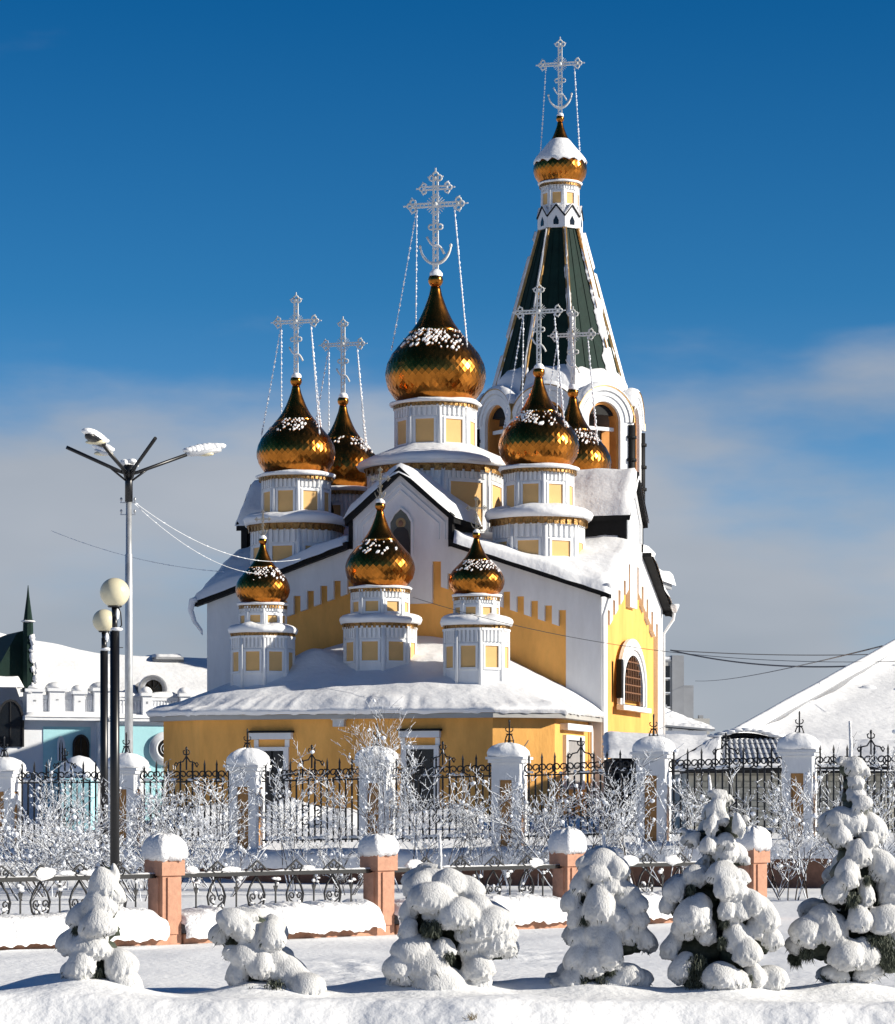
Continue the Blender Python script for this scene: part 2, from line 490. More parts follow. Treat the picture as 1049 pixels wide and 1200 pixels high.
# icon in the front gable: plain painted panel with a robed figure and a halo
xi = cpx(470, -0.05)
ic = MB(); hw_ = 0.36
arch = [(-hw_, 0), (hw_, 0), (hw_, 1.15), (hw_ * .6, 1.42), (0, 1.62), (-hw_ * .6, 1.42), (-hw_, 1.15)]
ic.prism(arch, -0.045, 0.0)
icon = ob('icon_panel', ic, 'icon_ground', church, loc=(xi, -0.02, 9.80), label='dark painted icon panel in the white gable')
fr = MB()
for i in range(len(arch)):
    a, b = arch[i], arch[(i + 1) % len(arch)]
    fr.bar((a[0] * 1.08, -0.06, a[1]), (b[0] * 1.08, -0.06, b[1]), 0.07, 0.07)
ob('frame', fr, 'white_plaster', icon)
h = MB(); h.lathe([(0.17, -0.008), (0.17, 0.008)], 24)
ob('halo', h, 'icon_halo', icon, loc=(0, -0.055, 1.12), rot=(PI / 2, 0, 0))
g = MB(); g.prism([(-.30, .02), (.30, .02), (.30, .55), (.24, .86), (.10, .98), (-.10, .98), (-.24, .86), (-.30, .55)], -0.075, -0.046)
ob('robe', g, 'icon_robe', icon)
g = MB(); g.lathe([(0.005, -.01), (0.075, -.01), (0.085, 0.0), (0.075, .012), (0.005, .012)], 14)
ob('head', g, 'icon_skin', icon, loc=(0, -0.075, 1.10), rot=(PI / 2, 0, 0), scale=(1, 1.25, 1))

# main roof: dark deck and thick snow
def roof_h(x, y):
    return max(EAVE + RISE - abs(x) * RISE / HX, EAVE + RISE - abs(y - LY / 2) * RISE / (LY / 2))
OV = 0.34
deck = MB()
def dfn(u, v):
    x = (2 * u - 1) * (HX + OV); y = -OV + v * (LY + 2 * OV)
    if abs(x) < 1.78: y = min(max(y, .3), LY - .3)
    if abs(y - LY / 2) < 1.36: x = min(max(x, -HX + .3), HX - .3)
    return (x, y, roof_h(x, y) + 0.0)
deck.grid(41, 41, dfn, False)
ob('roof_deck', deck, 'dark_roof', church)
sl = RISE / HX; slY = RISE / (LY / 2)
for yy, sgn in ((-OV, 1), (LY + OV, -1)):
    for sg in (1, -1):
        x1, x0 = sg * (HX + OV), sg * 1.78
        q = [(x0, roof_h(x0, 0) + .01), (x1, EAVE - OV * sl + .01), (x1, EAVE - OV * sl - .23), (x0, roof_h(x0, 0) - .23)]
        ob('fascia', MB().prism(q, yy, yy + 0.30 * sgn), 'dark_roof', church)
for xx, sgn in ((-HX - OV, 1), (HX + OV, -1)):
    for sg in (1, -1):
        y1, y0 = LY / 2 + sg * (LY / 2 + OV + .01), LY / 2 + sg * 1.35
        q = [(y0, roof_h(0, 0) * 0 + EAVE + RISE - 1.35 * slY + .01), (y1, EAVE - OV * slY + .01), (y1, EAVE - OV * slY - .13), (y0, EAVE + RISE - 1.35 * slY - .13)]
        ob('fascia', MB().prism(q, xx, xx + 0.30 * sgn, 'yz'), 'dark_roof', church)
sn = MB()
nxs, nys = 91, 81
def sfn(u, v):
    W = HX + OV + .08; Lh = LY / 2 + OV + .08
    a = 2 * u - 1; b = 2 * v - 1
    x = a * W; y = LY / 2 + b * Lh
    e = min(W - abs(x), Lh - abs(b * Lh))
    k = math.sqrt(max(0, min(1, e / 0.30)))
    base = roof_h(x, y)
    # snow fills the valleys
    h1 = EAVE + RISE - abs(x) * sl; h2 = EAVE + RISE - abs(y - LY / 2) * slY
    fill = 0.35 * math.exp(-abs(h1 - h2) / 0.5)
    z = base + k * (0.30 + fill * sstep(0, 1.2, e) + 0.10 * nz1(x * .9, y * .9, 4) + 0.03 * nz1(x * 3, y * 3, 1)) + (-0.08 if k == 0 else 0)
    if abs(x) < 1.84 and abs(b) * Lh > LY / 2 - .3: y = min(max(y, .25), LY - .25)
    if abs(y - LY / 2) < 1.42 and abs(x) > HX - .3: x = min(max(x, -HX + .25), HX - .25)
    j = 0.06 * nz1(x * 2, y * 2, 8)
    return (x + j * (1 if e < .2 else 0), y + j * (1 if e < .2 else 0), z)
sn.grid(nxs, nys, sfn)
ob('roof_snow', sn, 'roof_snow', church)

# hanging snow and down-pipes at the two visible corners
def downpipe(x, y, z1, z0, out):
    m = MB()
    ox, oy = out
    m.tube([(x + ox * .5, y + oy * .5, z1 + .1), (x + ox * .45, y + oy * .45, z1 - .25), (x + ox * .12, y + oy * .12, z1 - .75), (x + ox * .12, y + oy * .12, z0)], 0.052, 8)
    m.lathe([(0.07, 0), (0.16, .22), (0.16, .3)], 10, (x + ox * .5, y + oy * .5, z1))
    return ob('downpipe', m, 'white_plaster', church)
downpipe(HX, -0.02, EAVE - .15, 0.5, (0.55, -0.3))
downpipe(HX, LY - .3, EAVE - .2, 0.5, (1.0, 0.2))
dpw = MB(); x0 = -HX - OV - .02
dpw.tube([(x0 + .1, -OV, EAVE - .1), (x0 - .05, -OV, EAVE - .15), (x0 - .12, -OV, EAVE - .45), (x0 + .02, -OV, EAVE - .85), (x0 + .22, -OV + .1, EAVE - 1.15), (x0 + .26, -OV + .1, EAVE - 1.3)], [.10, .13, .10, .075, .06, .02], 10)
ob('icicle', dpw, 'snow', church, label='hanging frozen snow at the left eave corner')

# side window with pointed arch surround
wy = 4.45; wz = 4.95
def parch(hw, h, n=8):
    pts = [(-hw, 0), (hw, 0), (hw, h * .30)]
    for i in range(1, n + 1):
        t = i / n
        pts.append((hw * math.cos(t * PI / 2) ** 1.0, h * .30 + h * .70 * math.sin(t * PI / 2) ** 0.9))
    pts += [(-a, b) for a, b in reversed(pts[3:-1])] + [(-hw, h * .30)]
    return pts
win = ob('window', MB().prism(parch(1.50, 1.72), -0.03, 0.05), 'glass_dark', church, loc=(HX, wy, wz + .18), rot=PI / 2, label='pointed arch window in the sunlit side wall')
o_ = parch(2.05, 2.28); i_ = parch(1.50, 1.70)
def ring(o_, i_, d0, d1, dz):
    m = MB(); n = len(o_)
    vs = [(a, d0, b) for a, b in o_] + [(a, d0, b + dz) for a, b in i_] + [(a, d1, b) for a, b in o_] + [(a, d1, b + dz) for a, b in i_]
    fs = []
    for i in range(n):
        j = (i + 1) % n
        fs += [(i, j, n + j, n + i), (2 * n + i, 3 * n + i, 3 * n + j, 2 * n + j), (i, 2 * n + i, 2 * n + j, j), (n + i, n + j, 3 * n + j, 3 * n + i)]
    return m.add(vs, fs)
ob('frame', ring(o_, i_, -0.10, 0.02, 0.02), 'white_plaster', win, loc=(0, 0, -.18))
ob('frame', ring(parch(1.86, 2.08), parch(1.70, 1.88), -0.16, -0.08, 0.0), 'white_plaster', win, loc=(0, 0, -.16))
g = MB()
for k in range(-4, 5):
    hh = 1.5 * math.sqrt(max(0, 1 - (abs(k) / 5) ** 2))
    g.bar((k * .27, -0.06, 0), (k * .27, -0.06, hh), 0.05)
for k in range(1, 6):
    w = 1.25 * math.sqrt(max(0, 1 - (max(0, k * .26 - .4) / 1.25) ** 2))
    g.bar((-w, -0.062, k * .26), (w, -0.062, k * .26), 0.04)
ob('grille', g, 'wood_grille', win)
ob('shaded_cheek', MB().box(-2.34, -2.06, -0.20, -0.01, 0.02, 1.30), 'dark_roof', win, label='dark slab standing in for the shaded left cheek of the window surround')  # left cheek of the surround, its shade put in as a near-black slab
ob('sill', MB().box(-2.2, 2.2, -0.24, 0, -0.36, -0.20), 'white_plaster', win)

# ---- cupolas
PROF = [(0.70, 0), (.82, .12), (.94, .30), (.995, .50), (1.0, .62), (.965, .80), (.87, 1.0), (.71, 1.2), (.54, 1.4), (.39, 1.6), (.28, 1.8), (.20, 2.0), (.13, 2.2), (.085, 2.42)]
def prof_r(z):
    for (r0, z0), (r1, z1) in zip(PROF, PROF[1:]):
        if z0 <= z <= z1:
            t = (z - z0) / (z1 - z0); return r0 + (r1 - r0) * t
    return PROF[-1][0]
def dome_mesh(seed, NA, neck=1.45):
    """onion dome: overlapping diamond shingles below, smooth neck above"""
    rr = random.Random(seed)
    m = MB()
    m.lathe([(r * .988, z) for r, z in PROF], 48)
    zs = [0.0]; z = 0.0
    while z < neck:
        r = prof_r(z)
        z += 2 * PI * r / NA * 0.50
        zs.append(z)
    diam = []
    for j in range(len(zs) - 2):
        for i in range(NA):
            a = (i + 0.5 * (j % 2)) * 2 * PI / NA; da = PI / NA
            def pt(an, zz, lift):
                r = prof_r(zz) * (1 + lift); return (r * math.cos(an), r * math.sin(an), zz)
            k = [rr.uniform(-.0028, .0028) for _ in range(3)]
            q = [pt(a, zs[j], .0014 + k[0]), pt(a + da, zs[j + 1], .002 + k[1]), pt(a, zs[j + 2], .001 + k[2]), pt(a - da, zs[j + 1], .002 - k[1])]
            m.add(q, [(0, 1, 2, 3)])
            diam.append((a, zs[j + 1], q))
    m.lathe([(prof_r(zz) * 1.005, zz) for zz in [neck - .05 + (2.42 - neck + .05) * t / 9 for t in range(10)]], 28)
    m.lathe([(0.72, -0.05), (0.76, 0.0), (0.735, .05)], 40)
    return m, diam
dome_big, diam_big = dome_mesh(3, 46)
dome_mid, diam_mid = dome_mesh(5, 40)
dome_small, diam_small = dome_mesh(8, 34)
DM = {'big': (dome_big.mesh('dome'), diam_big), 'mid': (dome_mid.mesh('dome'), diam_mid), 'small': (dome_small.mesh('dome'), diam_small)}

def snow_patch(diams, seed, cover, az, zlo, zhi):
    """snow caught on the shingles of one flank"""
    rr = random.Random(seed)
    m = MB()
    for a, z, q in diams:
        d = math.cos(a - az)
        w = (0.5 + 0.5 * d) ** 1.6 * sstep(zlo, zlo + .35, z) * (1 - sstep(zhi - .3, zhi, z))
        w += 0.62 * sstep(zlo, zlo + .3, z) * nz1(math.cos(a) * 2.5, math.sin(a) * 2.5, z * 2.5 + seed)
        if w > 1.22 - cover + rr.uniform(-.38, .38):
            c = Vector((sum(p[0] for p in q) / 4, sum(p[1] for p in q) / 4, sum(p[2] for p in q) / 4))
            n = Vector((c.x, c.y, 0.5)).normalized()
            s_ = rr.uniform(.25, 1.1)
            ed = (Vector(q[1]) - Vector(q[0])).normalized(); wd = n.cross(ed).normalized()
            L_ = (Vector(q[1]) - Vector(q[0])).length
            nn = 7; a0_ = rr.uniform(0, 6.28); el = rr.uniform(.6, 1.5)
            ringp = [(rr.uniform(.55, 1.0) * s_ * L_ * .75 * math.cos(a0_ + 2 * PI * t / nn) * el, rr.uniform(.55, 1.0) * s_ * L_ * .55 * math.sin(a0_ + 2 * PI * t / nn)) for t in range(nn)]
            c = c + ed * rr.uniform(-.3, .3) * L_ + wd * rr.uniform(-.2, .2) * L_
            lo = [c + ed * x_ + wd * y_ + n * .002 for x_, y_ in ringp]
            up = [c + ed * x_ * .75 + wd * y_ * .75 + n * .024 for x_, y_ in ringp]
            m.add(up + lo, [tuple(range(nn))] + [(t, t + nn, (t + 1) % nn + nn, (t + 1) % nn) for t in range(nn)])
    return m

def cross_mesh(upper_bar, crescent, foot):
    m = MB()
    T = 4
    def ring_(cx, cz_, r, t=.0105, n=10):
        m.tube([(cx + r * math.cos(2 * PI * i / n), 0, cz_ + r * math.sin(2 * PI * i / n)) for i in range(n + 1)], t, T, cap=False)
    def trefoil(cx, cz_, dx, dz, s=1.0):
        r = .026 * s
        ring_(cx + dx * .030 * s, cz_ + dz * .030 * s, r); 
        ring_(cx + dz * .036 * s, cz_ + dx * .036 * s, r); ring_(cx - dz * .036 * s, cz_ - dx * .036 * s, r)
        m.bar((cx + dx * .045 * s, 0, cz_ + dz * .045 * s), (cx + dx * .095 * s, 0, cz_ + dz * .095 * s), .012)
        for sg in (1, -1):
            m.bar((cx + sg * dz * .05 * s, 0, cz_ + sg * dx * .05 * s), (cx + sg * dz * .078 * s + dx * .012, 0, cz_ + sg * dx * .078 * s + dz * .012), .010)
        m.blob((cx, 0, cz_), .02 * s, .018, .02 * s, .2, sub=1)
    mb_z = .66
    for sg in (1, -1):
        m.bar((sg * .020, 0, 0), (sg * .020, 0, .93), .017)
        m.bar((-.26, 0, mb_z + sg * .016), (.26, 0, mb_z + sg * .016), .016)
    for i in range(22):     # lattice
        z = .02 + i * .041
        m.bar((-.02, 0, z), (.02, 0, z + (.03 if i % 2 else 0)), .012)
    for i in range(13):
        x = -.24 + i * .04
        m.bar((x, 0, mb_z - .016), (x + .014, 0, mb_z + .016), .008)
    trefoil(0, .915, 0, 1); trefoil(-.225, mb_z, -1, 0); trefoil(.225, mb_z, 1, 0)
    for k in range(4):      # rays in the crossing
        a = PI / 4 + k * PI / 2
        for da in (-.3, 0, .3):
            m.bar((.02 * math.cos(a + da), 0, mb_z + .02 * math.sin(a + da)), (.095 * math.cos(a + da), 0, mb_z + .095 * math.sin(a + da)), .007)
    m.blob((0, 0, mb_z), .03, .022, .03, .1, sub=2)
    if upper_bar:
        zb = .82
        for sg in (1, -1): m.bar((-.13, 0, zb + sg * .014), (.13, 0, zb + sg * .014), .015)
        trefoil(-.115, zb, -1, 0, .8); trefoil(.115, zb, 1, 0, .8)
    if crescent:
        pts = [(.155 * math.sin(t), 0, .30 - .20 * math.cos(t)) for t in [(-1.35 + 2.7 * i / 16) for i in range(17)]]
        m.tube(pts, [.010 + .009 * math.sin(PI * i / 16) for i in range(17)], T)
        for sg in (1, -1): m.blob((sg * .152, 0, .265), .016, .012, .022, .2, sub=1)
    if foot:
        pts = [(-.085 + .17 * t, 0, .36 - .17 * t - .03 * math.sin(2 * PI * t)) for t in [i / 10 for i in range(11)]]
        m.tube(pts, .013, T)
        for sg in (1, -1): ring_(sg * .045, .45, .024)
    return m
CROSS = {'great': cross_mesh(True, True, True).mesh('cross'), 'plain': cross_mesh(False, False, True).mesh('cross'), 'anchor': cross_mesh(False, True, True).mesh('cross'), 'anchor_gilt': cross_mesh(False, True, True).mesh('cross')}

def octbox(m, R_, z0, z1, a0=PI / 8):
    m.lathe([(R_, z0), (R_, z1)], 8, a0=a0, smooth=False)
def drum_mesh(R_, h, p0, p1, teeth=5, fw=0.62):
    """white octagonal drum: framed recesses, corner strips, fluted frieze"""
    m = MB()
    octbox(m, R_, 0, h)
    ap = R_ * math.cos(PI / 8); hw = R_ * math.sin(PI / 8)
    for k in range(8):
        th = k * PI / 4
        n = Vector((math.cos(th), math.sin(th), 0)); t = Vector((-math.sin(th), math.cos(th), 0)); z = Vector((0, 0, 1))
        pw = hw * fw
        for sg in (1, -1):
            m.obox(n * (ap + .02) + t * sg * (pw + .035) + z * (p0 + p1) / 2, t, n, z, .035, .035, (p1 - p0) / 2 + .07)
        for zz in (p0 - .035, p1 + .035):
            m.obox(n * (ap + .019) + z * zz, t, n, z, pw - .001, .034, .035)
        v = Vector((math.cos(th + PI / 8), math.sin(th + PI / 8), 0))
        m.tube([v * (R_ - .02), v * (R_ - .02) + z * h], .075, 6)
        ft = h - p1 - .16
        for i in range(teeth):
            s_ = (i + .5) / teeth * 2 - 1
            m.obox(n * (ap + .02) + t * s_ * hw * .88 + z * (p1 + .13 + ft / 2), t, n, z, hw * .88 / teeth * .52, .045, ft / 2)
        m.obox(n * (ap + .03) + z * (h - .03), t, n, z, hw * 1.0, .05, .035)
    return m
PANELS = {}
def drum(parent, loc, R_, h, p0, p1, teeth=5, label=None, fw=0.62, name='drum'):
    d = ob(name, drum_mesh(R_, h, p0, p1, teeth, fw), 'white_plaster', parent, loc, label=label)
    key = (round(R_, 3), round(p1 - p0, 3))
    ap = R_ * math.cos(PI / 8); pw = R_ * math.sin(PI / 8) * fw
    if key not in PANELS:
        PANELS[key] = MB().box(-pw, pw, -.012, .03, -(p1 - p0) / 2, (p1 - p0) / 2).mesh('panel')
        PANELS[key].materials.append(MATS['ochre_panel'])
    for k in range(8):
        th = k * PI / 4
        ob('panel', PANELS[key], None, d, loc=(ap * math.cos(th), ap * math.sin(th), (p0 + p1) / 2), rot=th + PI / 2)
    return d
def cornice(parent, loc, Rc, h, snow_h, seed, oct=True, label=None):
    m = MB()
    m.lathe([(Rc * .80, -h * .7), (Rc * .93, -h * .5), (Rc * .97, 0.0), (Rc * .97, h * .45), (Rc * .9, h * .5)], 8 if oct else 32, a0=PI / 8 if oct else 0, smooth=not oct)
    n = 40 if oct else 48
    for k in range(n):      # little hanging valance teeth
        a = 2 * PI * k / n
        rr = Rc * .965
        if oct: rr *= math.cos(PI / 8) / math.cos((a % (PI / 4)) - PI / 8 if False else (((a + PI / 8) % (PI / 4)) - PI / 8))
        v = Vector((math.cos(a), math.sin(a), 0)); t = Vector((-math.sin(a), math.cos(a), 0))
        m.obox(v * rr + Vector((0, 0, -h * .25)), t, v, (0, 0, 1), Rc * PI / n * .62, .012, h * .38)
    c = ob('cornice', m, 'gilt_cornice', parent, loc, label=label)
    s = MB()
    def fn(r, z, th):
        k = 1 + .05 * nz1(math.cos(th) * 2.2, math.sin(th) * 2.2, seed) + .03 * nz1(math.cos(th) * 6, math.sin(th) * 6, seed + 3)
        if oct:
            k *= .965 + .035 * math.cos(PI / 8) / math.cos(((th + PI / 8) % (PI / 4)) - PI / 8)
        zz = z * (1 + .35 * nz1(math.cos(th) * 1.8, math.sin(th) * 1.8, seed + 7)) if z > 0.02 else z + (.05 * nz1(math.cos(th) * 5, math.sin(th) * 5, seed) if z < 0 else 0)
        return r * k, zz
    s.lathe([(Rc * .9, h * .3), (Rc * 1.01, h * .1), (Rc * 1.05, h * .45 + snow_h * .25), (Rc * 1.03, h * .45 + snow_h * .6), (Rc * .96, h * .45 + snow_h * .9), (Rc * .82, h * .45 + snow_h * 1.15), (Rc * .6, h * .45 + snow_h * 1.35), (Rc * .3, h * .45 + snow_h * 1.4)], 56, fn=fn)
    ob('snow', s, 'roof_snow', c)
    return c
def dome(parent, loc, r, kind, seed, zs=1.0, cover=.35, az=R(-60), zlo=.85, zhi=1.75, label=None, ball_r=.15):
    d = ob('dome', DM[kind][0], 'gold', parent, loc, scale=(r, r, r * zs), rot=rng.uniform(0, .15), label=label)
    if cover > 0:
        sp = snow_patch(DM[kind][1], seed, cover, az, zlo, zhi)
        if sp.v: ob('snow', sp, 'snow', d)
    b = MB()
    b.blob((0, 0, 2.50), ball_r, ball_r, ball_r / zs, 0.0, sub=3)
    b.lathe([(.07, 2.38), (.10, 2.40), (.10, 2.42), (.07, 2.44)], 16)
    ob('orb', b, 'gold', d)
    s = MB(); s.blob((0.01, 0, 2.50 + ball_r * .75), ball_r * .85, ball_r * .85, ball_r * .75 / zs, .15, seed=seed)
    ob('snow', s, 'snow', d)
    return d
def cross(parent, loc, h, kind, dome_r, dome_drop, label=None, chains=4, rz=0.0, m='frost'):
    c = ob('cross', CROSS[kind + '_gilt'] if m == 'gilt' else CROSS[kind], 'gilt_frost' if m == 'gilt' else 'frost_metal', parent, loc, scale=h, rot=rz, label=label)
    if chains == 0: return c
    rr = random.Random(int(h * 100 + loc[0] * 7))
    spots = [(sx, sy) for sx in (-1, 1) for sy in (-1, 1)][:chains] if chains == 4 else [(-1, 0), (1, 0)]
    for sx, sy in spots:
        a = Vector((sx * .185, 0, .64)); b = Vector((sx * dome_r * (.78 if sy <= 0 else .55) / h, sy * dome_r * .45 / h, -dome_drop / h))
        m = MB()
        pts = []
        for i in range(9):
            t = i / 8; p = a.lerp(b, t); p.z -= .02 * math.sin(PI * t); pts.append(p)
        m.tube(pts, .010 / h, 4)
        n = int(h * 11)
        for i in range(n):
            t = (i + rr.uniform(.1, .9)) / n; p = a.lerp(b, t); p.z -= .02 * math.sin(PI * t)
            q = rr.uniform(.022, .040) / h
            m.blob(p, q, q, q * 1.5, 0, sub=1)
        ob('chain', m, 'frost', c)
    return c

def roof_z_at(x, y): return roof_h(x, y) + 0.25

def big_cupola(px, yl, py_max, py_base, rpx, py_ball, py_cross, updrum, skirt, low, kind, crosskind, label, seed, cover=.4, az=R(-60)):
    x = cpx(px, yl); d = cd(x, yl); s = d / FPX
    r = rpx * s
    zb = ZP(py_base, d); zball = ZP(py_ball, d)
    zs = (zball - zb) / (2.5 * r)
    dm = dome(church, (x, yl, zb), r, kind, seed, zs, cover, az, label=label + ' gold onion dome')
    zc0 = zball + .12 * r
    cross(church, (x, yl, zc0), ZP(py_cross, d) - zc0, crosskind, r, 1.55 * r, label=label + ' frosted ornate cross')
    return x, d, s, r, zb

# the four corner cupolas share their shape; the middle one is larger
def corner(px, yl, off, label, seed, cover, az):
    # off: vertical offset of this cupola in metres is nil, sizes are metric
    x = cpx(px, yl); d = cd(x, yl)
    r = 1.34; zb = 12.78
    dome(church, (x, yl, zb), r, 'mid', seed, .965, cover, az, label=label + ' gold onion dome')
    zc0 = zb + 2.5 * r * .965 + .14
    cross(church, (x, yl, zc0), 2.85, 'plain', r, 1.55 * r, label=label + ' frosted cross')
    h = 1.42
    drum(church, (x, yl, zb - .12 - h), 1.14, h, .22, .95, label=label + ' white drum with ochre panels')
    cornice(church, (x, yl, zb - .10), 1.30, .16, .10, seed + 1, oct=False)
    cz0 = zb - .12 - h - .22
    cornice(church, (x, yl, cz0), 1.72, .30, .26, seed + 2)
    drum(church, (x, yl, cz0 - .12 - 1.75), 1.50, 1.75, .45, 1.15, label=label + ' lower white drum')
corner(347, 1.65, 0, 'front left', 11, .34, R(-75))
corner(631.5, 1.95, 0, 'front right', 12, .50, R(-85))
corner(402, 6.75, 0, 'rear left', 13, .30, R(-20))
corner(671.5, 6.95, 0, 'rear right', 14, .45, R(-50))
# central cupola
x, d, s, r, zb = big_cupola(510.5, 4.3, 440, 474, 59, 328.5, 198, None, None, None, 'big', 'great', 'large central', 21, .40, R(-75))
h = ZP(480, d) - ZP(532, d)
drum(church, (x, 4.3, ZP(532, d)), 1.38, h, .26, 1.06, label='central white drum with ochre panels')
cornice(church, (x, 4.3, zb - .10), 1.50, .17, .10, 22, oct=False)
zsk = ZP(549, d)
sk = MB()
def skf(r_, z_, th):
    return r_ * (1 + .03 * nz1(math.cos(th) * 3, math.sin(th) * 3, 4)), z_ + .05 * nz1(math.cos(th) * 4, math.sin(th) * 4, r_)
sk.lathe([(2.50, zsk - .02), (2.64, zsk - .02), (2.66, zsk + .12), (2.55, zsk + .24), (2.2, zsk + .38), (1.8, zsk + .54), (1.4, zsk + .72), (1.2, zsk + .76)], 56, fn=skf)
ob('skirt_snow', sk, 'roof_snow', church, (x, 4.3, 0))
cornice(church, (x, 4.3, zsk - .12), 2.56, .32, .05, 24)
drum(church, (x, 4.3, 9.6), 2.32, zsk - .25 - 9.6, zsk - .25 - 9.6 - 2.0, zsk - .25 - 9.6 - .42, teeth=9, label='lower octagon with large ochre panels', fw=.70)

# ---- low apse in front with its chamfered corners
AP = [(-6.45, 0.0), (-6.45, -4.9), (-4.78, -6.05), (4.78, -6.05), (6.45, -4.9), (6.45, 0.0)]
AE = 4.30
apse = ob('apse_wall', MB().prism(AP, 0.3, AE, 'xy'), 'ochre_plaster', church, label='low ochre apse wall with chamfered corners')
def offset_poly(p, o):
    res = []
    n = len(p)
    for i in range(n):
        a, b, c = Vector(p[i - 1]), Vector(p[i]), Vector(p[(i + 1) % n])
        if i == 0: n1 = n2 = Vector((-1, 0))
        elif i == n - 1: n1 = n2 = Vector((1, 0))
        else:
            e1 = (b - a).normalized(); e2 = (c - b).normalized()
            n1 = Vector((e1.y, -e1.x)); n2 = Vector((e2.y, -e2.x))
            # outline runs left to right along the front: outside is on the right-hand side
        nn = (n1 + n2).normalized(); k = o / max(.4, nn.dot(n1))
        res.append(b + nn * k)
    return res
E0 = offset_poly(AP, .42)
fb = MB()
for o0, z0, z1, dlt in ((.40, AE - .02, AE + .20, .0),):
    A = offset_poly(AP, o0)
    fb.prism([tuple(p) for p in A], AE - .02, AE + .12, 'xy')
ob('eave_board', fb, 'concrete', church, label='white eave board under the apse snow')
def seg_d(p, a, b):
    e = (b - a); n = Vector((e.y, -e.x)).normalized()
    return -(p - a).dot(n)
def apse_roof(p):
    dl = p.x - E0[0].x; dr = E0[-1].x - p.x
    df = seg_d(p, E0[2], E0[3]); d1 = seg_d(p, E0[1], E0[2]); d2 = seg_d(p, E0[3], E0[4])
    z = [dl * .52, dr * .52, df * .375, d1 * .46, d2 * .46]
    kk = 3.0
    return -math.log(sum(math.exp(-kk * q) for q in z)) / kk + .25
# snow surface: rings from the eave inward
per = []
for i in range(len(E0) - 1):
    a, b = E0[i], E0[i + 1]; n = max(6, int((b - a).length / .10))
    per += [a.lerp(b, j / n) for j in range(n)]
per.append(E0[-1])
rings = []
NS = 40
for k in range(-3, NS + 1):
    row = []
    for i, p in enumerate(per):
        q = Vector((p.x * .30, 0.0))
        s_ = i * .10
        lip = .30 + .14 * nz1(s_ * .35, 2.2, 0) + .11 * nz1(s_ * 1.5, .3, 5) + .05 * nz1(s_ * 4.2, .3, 5)
        outd = (p - Vector((0, -1))).normalized()
        if k < 0:
            t = (k + 3) / 3
            pp = p + outd * (.02 + .10 * math.sin(t * PI * .5)) + outd * .05 * nz1(s_ * 2, 8, 1)
            drip = max(0, .10 * nz1(s_ * 3.1, 1, 1) + .08 * nz1(s_ * 1.1, 1, 4))
            row.append((pp.x, min(pp.y, 0), AE + .13 - drip * (1 - t) + lip * t * .6))
        else:
            t = (k / NS) ** 1.3
            pp = p.lerp(q, t)
            lip = .34 + (lip - .34) * (1 - sstep(.25, 1.3, (pp - p).length))
            inn = min(1, (pp - p).length / .5)
            base = AE + .13 + max(0.0, apse_roof(pp) - .25 + .0)
            z = base + lip * (.6 + .4 * math.sin(inn * PI / 2)) + .10 * sstep(0, 1.5, (pp - p).length) * (nz1(pp.x * .6, pp.y * .7, 3) + .3 * nz1(pp.x * 2, pp.y * 2, 3))
            z += .45 * math.exp(-((pp.x + 2.2) / .9) ** 2 - ((pp.y + 2.6) / .8) ** 2)
            row.append((pp.x, pp.y, z))
    rings.append(row)
vs = [p for row in rings for p in row]; n = len(per)
fs = [(j * n + i, j * n + i + 1, (j + 1) * n + i + 1, (j + 1) * n + i) for j in range(len(rings) - 1) for i in range(n - 1)]
ob('roof_snow', MB().add(vs, fs, True), 'roof_snow', church, label='deep snow on the apse roof')

# apse openings
def opening(px, py_top, py_bot, wpx, lint_px):
    y = -6.05
    x = cpx(px, y); d = cd(x, y); s = d / FPX
    w = wpx * s; z1 = ZP(py_top, d); z0 = ZP(py_bot, d)
    o = ob('window', MB().box(-w / 2, w / 2, -.02, .25, 0, z1 - z0), 'glass_dark', church, loc=(x, y - .005, z0), label='dark window in the low apse wall')
    f = MB(); t = .16
    f.box(-w / 2 - t, -w / 2 - .001, -.10, .1, -.1, z1 - z0 + .12); f.box(w / 2 + .001, w / 2 + t, -.10, .1, -.1, z1 - z0 + .12)
    f.box(-w / 2 + .0, w / 2 - .0, -.10, .1, z1 - z0 + .001, z1 - z0 + .12); f.box(-w / 2 - t - .1, w / 2 + t + .1, -.13, .1, -.24, -.101)
    lw = lint_px * s / 2
    f.box(-w / 2 - t - .02, -w / 2 - t + .12, -.06, .1, z1 - z0 + .121, z1 - z0 + .35); f.box(w / 2 + t - .12, w / 2 + t + .02, -.06, .1, z1 - z0 + .121, z1 - z0 + .35)
    ob('frame', f, 'white_plaster', o)
    l = MB(); l.box(-lw, lw, -.22, .1, z1 - z0 + .36, z1 - z0 + .56)
    ob('lintel', l, 'white_plaster', o)
    l = MB(); l.box(-lw - .04, lw + .04, -.26, .1, z1 - z0 + .565, z1 - z0 + .63)
    ob('lintel_cap', l, 'dark_roof', o)
    g = MB(); g.box(-.02, .02, -.05, -.021, 0, z1 - z0); g.box(-w / 2, w / 2, -.045, -.022, (z1 - z0) * .62, (z1 - z0) * .62 + .04)
    ob('glazing_bar', g, 'dark_roof', o)
opening(319, 880, 958, 30, 52)
opening(493, 878, 956, 34, 50)
